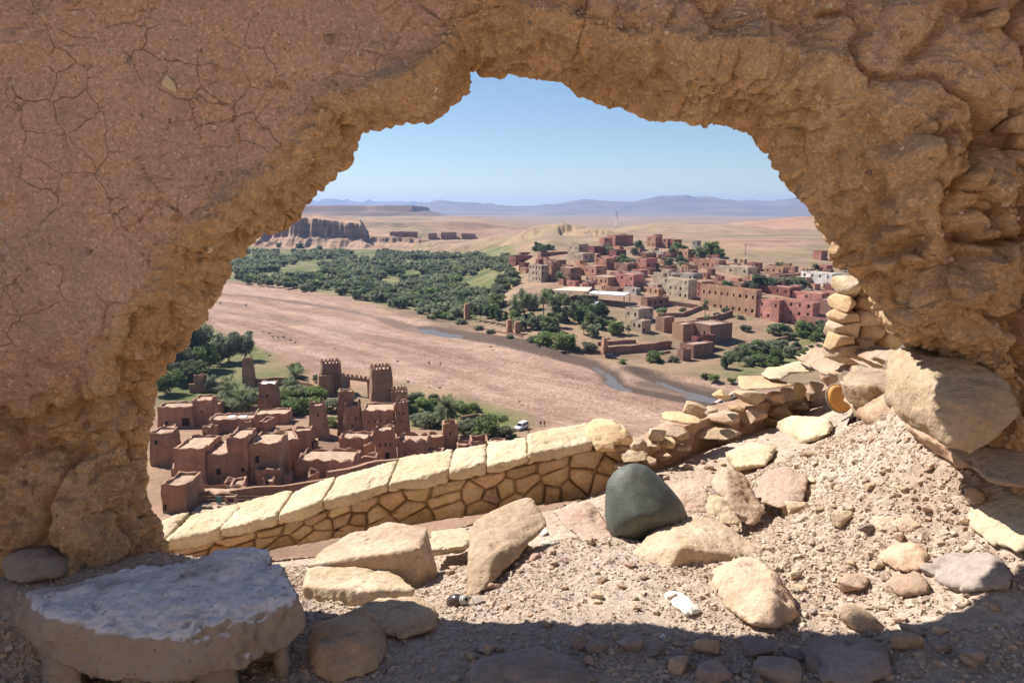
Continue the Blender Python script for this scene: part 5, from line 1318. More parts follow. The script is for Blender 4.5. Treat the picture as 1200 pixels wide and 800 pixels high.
# ------------------------------------------------------------------ the new town across the river
def tb(x0, xs, x1, yt, yb, m, label, wl=None, wr=None, yaw=57.0, name='town_house', **kw):
    """near corner at px xs; left face px x0..xs (sunlit), right face xs..x1; wl / wr = (columns, rows) of windows"""
    g = ground_hit(xs, yb); s = pxs(g.y)
    ya = math.radians(yaw)
    lw = max(3.0, (xs - x0) * s / math.cos(ya)); rw = max(3.0, (x1 - xs) * s / math.sin(ya)) if x1 > xs else 6.0
    rw = min(rw, 34.0); lw = min(lw, 44.0)
    h = max(2.2, Py(xs, yt, g.y).z - g.z)
    win = []
    for side, spec in ((0, wl), (1, wr)):
        if not spec: continue
        cols, rows = spec[:2]; L = lw if side == 0 else rw
        for r_ in range(rows):
            for q_ in range(cols):
                if R.random() < 0.22: continue
                ww = R.uniform(0.6, 1.0) * min(1.5, L / cols * 0.42); wh = min(1.7, h / rows * 0.46)
                win.append((side, (q_ + 0.5) / cols, h * (r_ + 0.32) / rows if rows > 1 else h * 0.42, ww, wh))
    # front face runs from the near corner to the left: centre of that face in world
    dirl = Vector((-math.cos(ya), math.sin(ya), 0))
    c = g + dirl * (lw / 2)
    return building(name, label, c, lw, rw, h, -ya, TOWNM[m], TROOF, win, 0.0, kw.pop('par', 0.6), 0.35, 5.0, kw.pop('ruin', 0.05), 'houses of the town across the river', amp=0.05, below=4.0, **kw)
TB = [  # far rows first
    (703, 708, 718, 279, 289, 'p', 'small pink house left of the long pink block on the town hill', (1, 2), (2, 2)), (713, 721, 744, 276, 288, 'p', 'long pink block on top of the town hill', (1, 2), (6, 2)),
    (702, 706, 716, 286, 296, 'c', 'cream house below the long pink block', (1, 1), (2, 1)), (760, 768, 777, 277, 290, 'o', 'orange cube house on the crest with a dark side', (2, 2), (2, 2)), (766, 769, 777, 275, 288, 'r', 'dark red tower house on the crest', None, (1, 2)),
    (777, 782, 789, 280, 291, 'o', 'orange house right of the dark red tower house', (1, 2), (2, 1)), (786, 790, 800, 281, 292, 'r', 'dark house at the middle of the crest', None, (2, 1)), (812, 816, 822, 282, 295, 'g', 'grey tower house at the right end of the crest', (1, 2), (1, 2)),
    (798, 806, 815, 292, 303, 'o', 'orange house below the grey tower house', (2, 1), (2, 1)), (715, 722, 735, 293, 303, 'r', 'dark maroon house among the hillside bushes', None, (3, 1)), (667, 678, 690, 286, 297, 'c', 'cream house at the left foot of the town hill', (2, 1), (2, 1)),
    (690, 696, 712, 289, 299, 'r', 'maroon house beside the cream house on the hill foot', None, (3, 1)), (596, 604, 624, 300, 312, 'r', 'dark red house at the left end of the town by the grove', (2, 1), (4, 1)), (607, 610, 622, 296, 303, 'p', 'small pink house on the left end of the town', None, (2, 1)),
    (630, 634, 668, 296, 303, 'b', 'long dark shuttered shed near the left of the town', None, (9, 1)), (667, 683, 698, 297, 307, 'c', 'cream house right of the long dark shed', (3, 1), (2, 1)), (640, 652, 664, 305, 313, 'b', 'low brown house below the long shed', (2, 1), (2, 1)),
    (620, 634, 643, 311, 331, 'c', 'tall cream house with dark arcade at the edge of the grove', (4, 3), (2, 3)), (640, 646, 656, 307, 328, 'o', 'narrow peach tower house beside the tall cream house', (1, 3), (1, 3)), (651, 668, 682, 314, 331, 'b', 'brown house with ribbed wall beside the peach tower house', (6, 1), (2, 2)),
    (680, 698, 712, 312, 325, 'o', 'orange walled house in the middle left of the town', (3, 1), (2, 1)), (698, 710, 722, 303, 316, 'p', 'pink house above the orange walled house', (2, 2), (2, 1)), (722, 735, 748, 309, 320, 'b', 'brown house in the middle of the town slope', (2, 1), (2, 1)),
    (748, 757, 772, 303, 318, 'p', 'pink stepped house in the middle of the town', (2, 2), (2, 1)), (752, 757, 768, 299, 308, 'r', 'maroon upper storey house among green trees', None, (2, 1)), (800, 806, 820, 311, 321, 'o', 'small orange house left of the big orange hall', (2, 1), (2, 1)),
    (820, 842, 852, 305, 318, 'o', 'big orange hall at the right of the town', (6, 1), (2, 1)), (848, 876, 890, 313, 325, 'c', 'peach house with low windows right of the orange hall', (5, 1), (2, 1)), (878, 884, 896, 308, 317, 'p', 'pink house behind the tall dark tree', (2, 1), (2, 1)),
    (903, 917, 926, 313, 324, 'o', 'small orange house right of the tall dark tree', (3, 1), (2, 1)), (905, 912, 952, 322, 330, 'b', 'long brown wall house beside the white house', None, (5, 1)), (951, 974, 990, 321, 337, 'w', 'white house with arched windows near the right jamb', (4, 2), (3, 1)),
    (956, 962, 972, 294, 305, 'p', 'lone pink ruin on the plain at the right', (1, 1), (2, 1)), (962, 968, 978, 311, 320, 'p', 'small pink house above the white house', (1, 1), (2, 1)),
    (690, 712, 735, 325, 337, 'o', 'low orange house with dark windows above the pool', (5, 1), (4, 1)), (724, 742, 756, 322, 341, 'p', 'pink house with porch right above the pool roof', (4, 2), (3, 1)), (733, 748, 757, 320, 330, 'g', 'grey shaded roof terrace house above the pink porch house', (5, 1), (3, 1)),
    (756, 770, 776, 333, 344, 'c', 'small cream house with open verandah in the town middle', (3, 1), (1, 1)), (768, 777, 781, 320, 334, 'c', 'cream gable house with round window', (2, 1), (1, 1)), (779, 806, 818, 328, 351, 'c', 'large cream brick house with many windows', (6, 3), (3, 2)),
    (792, 812, 826, 321, 332, 'g', 'grey flat roofed house behind the cream brick house', (4, 1), (3, 1)), (800, 822, 838, 330, 346, 'o', 'orange house with dark balconies right of the cream brick house', (4, 2), (3, 2)), (822, 838, 845, 336, 352, 'p', 'pink arcaded house at the left end of the long hotel', (5, 2), (2, 1)),
    (838, 885, 893, 340, 372, 'o', 'long peach hotel block with two rows of windows', (9, 2), (2, 2)), (885, 912, 920, 352, 378, 'p', 'pink block with wooden balconies right of the long hotel', (5, 2), (2, 2)), (918, 951, 962, 355, 385, 'p', 'rose pink hotel block with red balcony row near the right jamb', (5, 3), (3, 2)),
    (900, 925, 940, 337, 349, 'r', 'red roofed row behind the pink hotel blocks', (4, 1), (3, 1)), (940, 962, 975, 344, 356, 'p', 'small pink roof house behind the rose pink hotel', (3, 1), (2, 1)), (950, 974, 988, 374, 392, 'p', 'low rose pink annex under the hotel by the jamb', (4, 1), (2, 1)),
    (960, 972, 992, 352, 385, 'b', 'brown house end next to the right jamb', None, (2, 2)), (845, 868, 884, 332, 344, 'b', 'brown flat house behind the long hotel', (3, 1), (3, 1)),
    (735, 748, 768, 362, 378, 'c', 'ruined cream house left of the mud yards by the river', (2, 1), (3, 2)), (742, 752, 764, 376, 391, 'c', 'cream ruin with empty windows behind the palms', (2, 1), (2, 2)), (770, 778, 792, 372, 390, 'b', 'tall brown mud house by the river with blank faces', None, None),
    (790, 800, 818, 380, 400, 'o', 'sunlit orange mud house beside the flat roofed barn', None, None), (811, 832, 864, 381, 403, 'b', 'flat roofed brown barn with open front', (2, 1), None), (800, 812, 841, 404, 420, 'b', 'low brown mud house at the edge of the river bank', None, None), (812, 816, 842, 395, 412, 'r', 'dark flat box room on the low mud house', None, None),
    (795, 800, 812, 410, 423, 'b', 'small mud shed left of the low mud house', None, None), (752, 758, 788, 350, 362, 'b', 'long brown shed below the cream verandah house', None, (4, 1))]
for e in TB:
    tb(*e[:7], wl=e[7], wr=e[8])
# small houses and sheds packed between the traced ones
occ = [(e[0], e[2], e[3], e[4]) for e in TB]
TPOLY = np.array([(604, 316), (640, 300), (700, 290), (770, 292), (830, 304), (985, 322), (985, 350), (930, 352), (900, 346), (838, 346), (780, 352), (700, 344), (650, 334)], float)
cnt = 0
for _ in range(4000):
    if cnt >= 125: break
    px, py = R.uniform(604, 985), R.uniform(292, 356)
    if float(poly_sd(TPOLY, np.array([px]), np.array([py]))[0]) < 0: continue
    w, h_ = R.uniform(8, 20), R.uniform(4, 9) * (0.7 + (py - 290) / 120)
    if any(a - 2 < px + w * .5 and px - w * .5 < b + 2 and abs(py - d_) < 3.0 for a, b, c_, d_ in occ): continue
    occ.append((px - w / 2, px + w / 2, py - h_, py)); cnt += 1
    tb(px - w / 2, px + w * R.uniform(-0.2, 0.2), px + w / 2, py - h_, py, R.choice('bbbootpprcg'), 'small mud house packed between the larger town houses', (R.randint(1, 3), 1) if R.random() < .7 else None, (R.randint(1, 3), 1) if R.random() < .7 else None, R.uniform(48, 66), ruin=0.12)
# pool roofs and pool
def canopy(label, pts, h, mat, z_th=0.35):
    P_ = [ground_hit(a, b) for a, b in pts]; z0 = max(p_.z for p_ in P_)
    root = thing('pool_canopy', label, 'canopy', P_[0])
    V = []
    for z_ in (h, h + z_th): V += [(p_.x - P_[0].x, p_.y - P_[0].y, z0 - P_[0].z + z_) for p_ in P_]
    n = len(P_); F = [tuple(range(n))[::-1], tuple(range(n, 2 * n))] + [(k, (k + 1) % n, n + (k + 1) % n, n + k) for k in range(n)]
    link('roof', py_mesh('roof', V, F), mat, root)
    for p_ in P_:
        m_ = MB(); m_.bar((p_.x - P_[0].x, p_.y - P_[0].y, p_.z - P_[0].z - 1), (p_.x - P_[0].x, p_.y - P_[0].y, z0 - P_[0].z + h), 0.25); m_.build('post', WOOD, root)
TANC = mat_plain('tan_canvas', (0.62, 0.46, 0.36), 0.8)
canopy('tan canopy roof left of the swimming pool', [(644, 353), (688, 356), (694, 346), (668, 345)], 4.0, TANC)
canopy('long white canopy roof behind the swimming pool', [(684, 355), (731, 361), (738, 354), (696, 350)], 4.0, WHITEM)
g0 = [ground_hit(a, b) for a, b in ((675, 354), (698, 359), (704, 355), (684, 351))]
pool = thing('swimming_pool', 'turquoise swimming pool in front of the white canopy', 'pool', g0[0])
t = NT('pool_water'); PW = t.done((0.10, 0.42, 0.55), 0.08)
zt = max(p_.z for p_ in g0) + 0.5
link('water', py_mesh('water', [(p_.x - g0[0].x, p_.y - g0[0].y, zt - g0[0].z - 0.1) for p_ in g0], [(0, 1, 2, 3)]), PW, pool)
V = []
c_ = sum(g0, Vector()) / 4
for k_, z_ in ((1.0, zt), (1.12, zt), (1.12, zt - 2.5), (1.0, zt - 0.6)):
    for p_ in g0: q_ = c_ + (p_ - c_) * k_; V.append((q_.x - g0[0].x, q_.y - g0[0].y, z_ - g0[0].z))
F = []
for a_, b_ in ((0, 1), (1, 2), (3, 0)):
    for k in range(4): F.append((a_ * 4 + k, a_ * 4 + (k + 1) % 4, b_ * 4 + (k + 1) % 4, b_ * 4 + k))
link('pool_rim', py_mesh('pool_rim', V, F), WHITEM, pool)
# yard walls and gate pillars along the far bank
for lb, pts, h, th in (('long mud yard wall along the far river bank', [(712, 415), (750, 412), (786, 407)], 3.0, 0.8), ('terrace wall below the cream brick house', [(752, 352), (790, 358), (830, 364)], 2.2, 0.8),
                       ('terrace wall curving under the town garden', [(770, 372), (800, 371), (822, 362)], 2.0, 0.8), ('dark terrace wall left of the hotel garden', [(816, 379), (838, 376), (858, 370)], 2.6, 0.9), ('low stone wall across the green slope', [(880, 412), (905, 402), (925, 398)], 1.8, 1.0),
                       ('dry wall at the right of the green slope', [(930, 413), (955, 408), (978, 403)], 1.8, 1.0), ('garden wall behind the far bank palms', [(575, 356), (620, 358), (660, 357)], 2.4, 0.8), ('sloping stone wall by the far bank at the grove edge', [(497, 366), (525, 361), (552, 354)], 2.6, 1.2),
                       ('low wall at the bank left of the gate pillars', [(550, 383), (585, 390), (612, 395)], 1.0, 0.8), ('low mud wall behind the yard wall', [(700, 405), (725, 403), (745, 402)], 1.6, 0.8), ('curb wall below the low mud house', [(757, 417), (785, 413)], 0.8, 0.8)):
    wallrun('yard_enclosure', lb, pts, h, th, TOWNM['b'])
for px, yt, yb, lb in ((548, 356, 375, 'lone square gate pillar at the grove corner'), (598, 375, 391, 'left one of the paired gate pillars on the bank'), (607, 377, 392, 'right one of the paired gate pillars on the bank'), (710, 396, 415, 'pillar at the left end of the long yard wall')):
    kas(px - 3.3, px + 3.3, yt, yb, 2.0, 25, lb, (), 'gate_pillar', mat=TOWNM['o'], par=0.1, taper=0.05, group='gate pillars on the far bank')
# ruins and distant fort
for a in ((467, 473, 499, 272, 278, 'b', 'long low ruined fort on the cliff plateau'), (504, 507, 514, 274, 277, 'b', 'small ruin right of the long fort'), (522, 526, 540, 273, 278, 'b', 'group of ruined walls on the plateau'), (546, 549, 562, 274, 278, 'b', 'farthest right plateau ruin above the spoil slope'), (580, 583, 598, 280, 284, 'b', 'low dark ruin above the left of the town')):
    x0, xs_, x1, yt, yb, m, lb = a
    g = Py(xs_, yb, 1245); s = pxs(1245)
    z = g.z
    building('fort_ruin', lb, g, (x1 - x0) * s, 18, (yb - yt) * s, 0.1, TOWNM[m], TROOF, (), 0.0, 1.5, 1.0, 6.0, 0.6, 'ruins on the plateau', below=14)
# ------------------------------------------------------------------ trees, palms and shrubs
LEAF_O = mat_leaf('olive_leaf', (0.141, 0.160, 0.090), (0.307, 0.320, 0.192), 0.28)
LEAF_G = mat_leaf('green_leaf', (0.115, 0.154, 0.054), (0.256, 0.307, 0.115), 0.25)
LEAF_D = mat_leaf('dark_leaf', (0.077, 0.102, 0.051), (0.166, 0.205, 0.102), 0.2)
LEAF_S = mat_leaf('silver_leaf', (0.166, 0.192, 0.122), (0.320, 0.346, 0.230), 0.2)
LEAF_P = mat_leaf('palm_leaf', (0.115, 0.141, 0.070), (0.256, 0.282, 0.141), 0.2)
BARK = mat_stone('bark', [(0.10, 0.075, 0.055), (0.16, 0.12, 0.085), (0.22, 0.17, 0.12)], 6, 30, 0.03)
def crown_np(n, size, rx, rz, seed, lobes=9, zc=0.55, aspect=1.8):
    rg = np.random.default_rng(seed)
    a = rg.uniform(0, 2 * np.pi, lobes); r_ = rx * np.sqrt(rg.uniform(0.02, 0.62, lobes)); lz = rz * rg.uniform(-0.62, 0.7, lobes)
    C = np.stack([r_ * np.cos(a), r_ * np.sin(a), lz], -1); C[0] = (0, 0, rz * 0.35)
    LR = rx * rg.uniform(0.30, 0.50, lobes)
    k = rg.integers(0, lobes, n)
    d = rg.normal(size=(n, 3)); d /= np.linalg.norm(d, axis=1, keepdims=True)
    rr = LR[k] * (0.55 + 0.5 * rg.random(n))
    P_ = C[k] + d * rr[:, None] * np.array([1, 1, 0.85 * rz / rx if rz < rx else 1.0])
    t1 = rg.normal(size=(n, 3)); t1 -= 0.4 * d * (t1 * d).sum(1, keepdims=True); t1 /= np.linalg.norm(t1, axis=1, keepdims=True)
    t2 = np.cross(t1, d); t2 /= np.linalg.norm(t2, axis=1, keepdims=True) + 1e-6
    s = size * rg.uniform(0.6, 1.35, n)[:, None]
    V = np.stack([P_ - t1 * s * aspect * 0.5, P_ + t2 * s * 0.5, P_ + t1 * s * aspect * 0.5, P_ - t2 * s * 0.5], 1)
    V[..., 2] += rz * 1.0
    F = np.arange(n * 4, dtype=np.int32).reshape(n, 4)
    return V.reshape(-1, 3), F, C + np.array([0, 0, rz])
def trunk_mb(h, r, C, seed, limbs=5):
    rg = random.Random(seed); m_ = MB()
    b_ = Vector((0, 0, -0.6)); prev = b_
    for k in range(1, 4):
        q_ = Vector((rg.uniform(-0.12, 0.12) * h, rg.uniform(-0.12, 0.12) * h, h * k / 3)); m_.bar(prev, q_, r * (1.2 - 0.25 * k), r * (0.95 - 0.25 * k), 6); prev = q_
    for c_ in list(C)[:limbs]: m_.bar(prev * 0.8, Vector(c_), r * 0.35, r * 0.12, 4)
    return m_
def copy_tree(o, loc, rz, sc, label, group):
    c = o.copy(); COL.objects.link(c); c.location = loc; c.rotation_euler = (0, 0, rz); c.scale = sc; c['label'] = label
    if group: c['group'] = group
    for ch in o.children:
        d = ch.copy(); COL.objects.link(d); d.parent = c
    return c
class Tree:                       # one built tree of a kind, later ones are copies
    def __init__(s, name, n, size, rx, rz, lift, seed, leaf, trunk_r=0.18, lobes=9, cat='tree', parts=True, aspect=1.8):
        V, F, C = crown_np(n, size, rx, rz, seed, lobes, aspect=aspect)
        V[:, 2] += lift; C = C + np.array([0, 0, lift])
        s.name, s.cat, s.parts, s.H = name, cat, parts, lift + rz * 1.9
        s.crown = np_mesh('crown', V, F, False); s.crown.materials.append(leaf)
        s.W = rx * 2
        tm = trunk_mb(lift + rz * 0.5, trunk_r, C, seed)
        s.trunk = py_mesh('trunk', tm.V, tm.F, True); s.trunk.materials.append(BARK)
        if not parts:             # far away: one mesh
            bm = bmesh.new(); bm.from_mesh(s.crown); nf = len(bm.faces); bm.from_mesh(s.trunk)
            bm.faces.ensure_lookup_table()
            for f in bm.faces[nf:]: f.material_index = 1
            me = bpy.data.meshes.new(name); bm.to_mesh(me); bm.free(); me.materials.append(leaf); me.materials.append(BARK); s.one = me
    def put(s, loc, label, group=None, sc=1.0, scz=None, rz=None):
        rz = R.uniform(0, 6.28) if rz is None else rz; sz = (sc, sc, scz if scz else sc)
        if not s.parts:
            o = link(s.name, s.one); o.location = loc; o.rotation_euler = (0, 0, rz); o.scale = sz; return tag(o, label, s.cat, group)
        o = thing(s.name, label, s.cat, loc, rz, group); o.scale = sz
        link('crown', s.crown, None, o); link('trunk', s.trunk, None, o); return o
    def px(s, px, yb, wpx, label, group=None, hpx=None):
        g = ground_hit(px, yb); k = wpx * pxs(g.y) / s.W
        return s.put(g, label, group, k, None if hpx is None else hpx * pxs(g.y) / s.H)
# palm
def palm_meshes(seed, L=3.2, n=34, th=6.0, leaf=20):
    rg = random.Random(seed); m_ = MB()
    for k in range(n):
        az = k * 2.399 + rg.uniform(-0.2, 0.2); el = math.radians(rg.uniform(-25, 80)) ; l_ = L * rg.uniform(0.85, 1.1)
        p_ = Vector((0, 0, 0)); d = Vector((math.cos(az) * math.cos(el), math.sin(az) * math.cos(el), math.sin(el))); seg = 7
        pts = [p_.copy()]
        for q_ in range(seg):
            d = (d + Vector((0, 0, -0.16))).normalized(); p_ = p_ + d * (l_ / seg); pts.append(p_.copy())
        for q_ in range(seg):
            a, b = pts[q_], pts[q_ + 1]; ax = (b - a).normalized(); side = ax.cross(Vector((0, 0, 1)))
            if side.length < 0.05: side = Vector((1, 0, 0))
            side.normalize(); up = side.cross(ax)
            m_.add([a - side * 0.03, a + side * 0.03, b + side * 0.02, b - side * 0.02], [(0, 1, 2, 3)])
            wl = 0.8 * math.sin(math.pi * (q_ + 0.9) / (seg + 0.6)) * L / 3.2
            for h_ in (0.0, 0.5):
                o_ = a.lerp(b, h_)
                for sg in (-1, 1):
                    tip = o_ + side * sg * wl + ax * wl * 0.75 - up * 0.18 * wl
                    m_.add([o_, o_ + ax * 0.2 * L / 3.2, tip], [(0, 1, 2)])
    V = [Vector(v) + Vector((0, 0, th)) for v in m_.V]
    cm = py_mesh('crown', V, m_.F)
    tm = MB(); prev = Vector((0, 0, -0.8)); 
    for k in range(1, 8):
        q_ = Vector((0.12 * math.sin(k * 0.5 + seed), 0.1 * math.cos(k * 0.4 + seed), -0.8 + (th + 0.9) * k / 7)); tm.bar(prev, q_, 0.26 - 0.012 * k, 0.235 - 0.01 * k, 7); prev = q_
    for k in range(26):           # old leaf stubs under the crown
        a = k * 2.4; z_ = th - 0.2 - 0.06 * k; tm.bar((0.2 * math.cos(a), 0.2 * math.sin(a), z_), (0.42 * math.cos(a), 0.42 * math.sin(a), z_ + 0.3), 0.05, 0.02, 3)
    tk = py_mesh('trunk', tm.V, tm.F, True)
    cm.materials.append(LEAF_P); tk.materials.append(BARK)
    return cm, tk
PALM = {k: palm_meshes(k, 3.3, 64, h_) for k, h_ in ((1, 4.5), (2, 7.0), (3, 1.6), (4, 4.2))}
def palm(px, yb, wpx, kind, label, group=None, rel=1.0):
    g = ground_hit(px, yb); k = wpx * pxs(g.y) / 6.2
    o = thing('date_palm', label, 'palm', g, R.uniform(0, 6.28), group); o.scale = (k, k, k * rel)
    cm, tk = PALM[kind]
    link('crown', cm, None, o); link('trunk', tk, None, o); return o
# near trees on the left bank
TB1 = Tree('leafy_tree', 5200, 0.34, 4.0, 3.4, 0.6, 3, LEAF_O, 0.3, 24); TB2 = Tree('leafy_tree', 4600, 0.32, 3.6, 3.6, 0.5, 5, LEAF_G, 0.28, 24); TB3 = Tree('silver_tree', 4200, 0.30, 3.4, 3.2, 0.5, 7, LEAF_S, 0.26, 22); TB4 = Tree('dark_tree', 4400, 0.34, 3.4, 3.4, 0.3, 9, LEAF_D, 0.3, 22)
BU1 = Tree('shrub', 2600, 0.22, 2.0, 1.25, -0.2, 13, LEAF_G, 0.08, 22, 'shrub'); BU2 = Tree('shrub', 2600, 0.22, 2.0, 1.15, -0.2, 15, LEAF_O, 0.08, 22, 'shrub'); BU3 = Tree('shrub', 2400, 0.2, 2.0, 1.2, -0.2, 17, LEAF_S, 0.07, 20, 'shrub')
G1 = 'trees in the garden below the left jamb'
TB1.px(228, 432, 46, 'tall olive green tree at the left jamb, highest against the riverbed', G1, 54); TB3.px(268, 424, 34, 'grey green tree in the middle of the left bank row', G1, 36); TB3.px(288, 421, 28, 'thin silvery tree at the right end of the left bank row', G1, 34)
TB4.px(257, 426, 26, 'dark tree between the silvery trees of the left bank row', G1, 28); TB1.px(205, 446, 40, 'dense tree right against the left jamb', G1, 40); TB4.px(224, 450, 44, 'dark spreading tree under the tall olive green tree', G1, 30)
TB2.px(196, 462, 34, 'light green tree low at the left jamb', G1, 28); TB3.px(247, 458, 18, 'small round silver tree before the garden wall', G1, 20); TB2.px(240, 436, 36, 'green tree in front of the tall left bank tree', G1, 32); TB1.px(212, 424, 34, 'olive green tree partly hidden by the left jamb', G1, 40)
for k, (px, yb, w, kd, lb) in enumerate([(270, 467, 40, 3, 'wide palm bush in the middle of the left garden'), (283, 478, 42, 3, 'lush palm clump left of the watch tower'), (287, 488, 26, 1, 'yellowish young palm beside the watch tower'), (347, 450, 36, 3, 'palm bush right of the garden wall'), (262, 484, 30, 3, 'low palm clump behind the square block'), (340, 459, 26, 3, 'small palm by the garden wall end'), (297, 470, 26, 3, 'palm clump behind the watch tower'), (525, 502, 37, 4, 'date palm with drooping crown behind the hollow topped tower')]):
    palm(px, yb, w, kd, lb, 'palms of the old village gardens')
G2 = 'shrubs of the garden between tower and gate'
for k, (px, yb, w, b_, lb) in enumerate([(336, 474, 30, BU1, 'shrub right of the watch tower foot'), (352, 468, 34, BU2, 'shrub in the middle of the gate garden'), (372, 470, 30, BU1, 'shrub under the short gate tower'), (345, 486, 34, BU1, 'wide shrub left of the niched tower'), (388, 482, 30, BU2, 'shrub between the niched and the slender tower'), (330, 490, 26, BU2, 'shrub behind the skylight house'), (390, 500, 20, BU1, 'shrub at the foot of the niched tower'), (362, 482, 26, BU1, 'green shrub above the niched tower'), (318, 462, 20, BU3, 'silver shrub by the garden wall'), (375, 448, 20, BU2, 'shrub left of the river gate'), (348, 441, 16, TB2, 'small tree standing up behind the garden wall'), (405, 466, 18, BU1, 'grass shrub at the gate tower foot')]):
    b_.px(px, yb, w, lb, G2)
G3 = 'shrubs between the main kasbah and the cars'
for k, (px, yb, w, b_, lb) in enumerate([(488, 470, 22, BU2, 'round shrub right of the gate tower'), (500, 480, 26, BU1, 'shrub behind the right corner tower'), (492, 497, 30, BU3, 'pale shrub right of the main kasbah'), (505, 500, 34, BU2, 'large shrub left of the date palm'), (545, 486, 28, BU1, 'shrub right of the date palm crown'), (556, 483, 18, BU2, 'small shrub at the river edge right of the palm'), (548, 510, 34, BU2, 'broad shrub behind the hollow topped tower'), (575, 512, 44, BU1, 'broad green shrub left of the white van'), (590, 514, 30, BU2, 'shrub nearest the white van'), (483, 486, 20, BU1, 'shrub beside the horned tower garden'), (508, 468, 14, BU2, 'little shrub on the river edge'), (470, 465, 12, BU1, 'low green tuft right of the gate')]):
    b_.px(px, yb, w, lb, G3)
# the grove across the river: one mass of olive trees, still single trees
GV = [Tree('olive_tree', 620, 0.72, 3.4, 2.3, -0.1, 21 + k, (LEAF_O, LEAF_O, LEAF_G, LEAF_D, LEAF_S, LEAF_O)[k], 0.2, 16, 'tree', False) for k in range(6)]
gp = np.array([(262, 296), (420, 297), (600, 303), (604, 334), (585, 348), (552, 372), (520, 376), (470, 362), (400, 347), (330, 337), (262, 329)], float)
def in_poly(poly, x, y): return float(poly_sd(poly, np.array([x]), np.array([y]))[0]) > 0
pts = []; tries = 0
while len(pts) < 560 and tries < 16000:
    tries += 1
    px, py = R.uniform(262, 606), R.uniform(295, 377)
    if not in_poly(gp, px, py): continue
    k_ = (py - 295) / 80
    if vnoise(np.array([px / 24, py / 7, 0.5]), 5) < -0.2: continue
    if any(abs(px - a) < 3.6 + 2.6 * k_ and abs(py - b) < 1.2 + 1.7 * k_ for a, b in pts): continue
    pts.append((px, py))
pts.sort(key=lambda q_: -q_[1])                    # nearest first: the largest 298 stand as trees of their own
for px, py in pts[:298]:
    k_ = (py - 295) / 80
    GV[R.randrange(6)].px(px, py, (R.uniform(7, 13) + 7 * k_) * R.choice([0.8, 1, 1, 1.15]), 'olive tree in the dense grove across the riverbed', 'olive trees of the grove')
VV, FF, off_ = [], [], 0                           # the far rest of the grove reads as one mass
for px, py in pts[298:]:
    V_, F_, _c = crown_np(230, 1.05, 3.4, 2.3, R.randrange(9999), 14)
    g = ground_hit(px, py); k_ = (R.uniform(8, 11.5) + 6.5 * (py - 295) / 80) * pxs(g.y) / 6.8
    VV.append(V_ * k_ + np.array([g.x, g.y, g.z - 0.3])); FF.append(F_ + off_); off_ += len(V_)
if VV:
    o = link('far_grove', np_mesh('far_grove', np.concatenate(VV), np.concatenate(FF), False), LEAF_O); o['kind'] = 'stuff'; o['label'] = 'far part of the olive grove that reads as one mass'
for px, yb, w, k_, lb in ((328, 290, 9, 3, 'lone tree under the cliff, left one'), (351, 292, 11, 3, 'lone tree under the cliff, right one'), (374, 293, 9, 4, 'small tree under the cliff gap'), (402, 296, 6, 3, 'tiny palm like tree at the field edge'), (452, 297, 10, 3, 'dark tree at the field edge below the fort'), (500, 301, 9, 0, 'tree beside the bare knoll'), (485, 305, 14, 0, 'wide tree at the back of the grove'), (268, 292, 9, 0, 'tree at the cliff foot next to the left jamb')):
    GV[k_].px(px, yb, w, lb)
# palm and cypress garden on the far bank
CYP = Tree('cypress', 900, 0.5, 1.1, 4.2, 0.4, 40, LEAF_D, 0.16, 12, 'tree')
for k, px in enumerate((557, 563, 570, 577, 584, 592)): CYP.px(px, 377 + k * 1.2, 8.5, 'dark cypress, %s from the left in the far bank row' % ('first', 'second', 'third', 'fourth', 'fifth', 'sixth')[k], 'cypresses on the far bank', 26 - abs(k - 3))
for k, (px, yb, w, rel) in enumerate([(615, 382, 20, 1.3), (604, 376, 17, 1.2), (625, 379, 18, 1.3), (637, 372, 18, 1.2), (648, 376, 18, 1.2), (655, 384, 16, 1.0), (672, 378, 16, 1.1), (684, 392, 14, 1.0), (690, 382, 15, 1.0), (701, 386, 14, 1.0), (612, 364, 14, 1.2), (663, 368, 14, 1.1), (720, 390, 12, 0.9), (728, 393, 11, 0.9), (736, 392, 11, 1.0), (655, 332, 13, 1.0), (660, 333, 10, 1.0), (829, 383, 12, 1.0), (826, 372, 12, 1.2)]):
    palm(px, yb, w, 2 if rel > 1 else 1, ['tallest dark palm in the far bank garden'][0] if k == 0 else 'date palm in the crowded far bank garden' if k < 15 else ['palm by the peach tower house', 'smaller palm by the peach tower house', 'palm beside the dark terrace wall', 'palm in the hotel garden'][k - 15], 'palms across the river', rel)
FB = [Tree('garden_tree', 1100, 0.5, 3.2, 2.4, 0.1, 50 + k, (LEAF_G, LEAF_O, LEAF_D)[k], 0.2, 17, 'tree', False) for k in range(3)]
for k in range(34):
    while True:
        px, py = R.uniform(560, 740), R.uniform(350, 398)
        if in_poly(np.array([(560, 352), (640, 350), (700, 362), (735, 372), (738, 392), (690, 400), (610, 392), (560, 380)], float), px, py): break
    FB[k % 3].px(px, py, R.uniform(15, 24), 'leafy tree in the far bank garden below the pool', 'trees of the far bank garden')
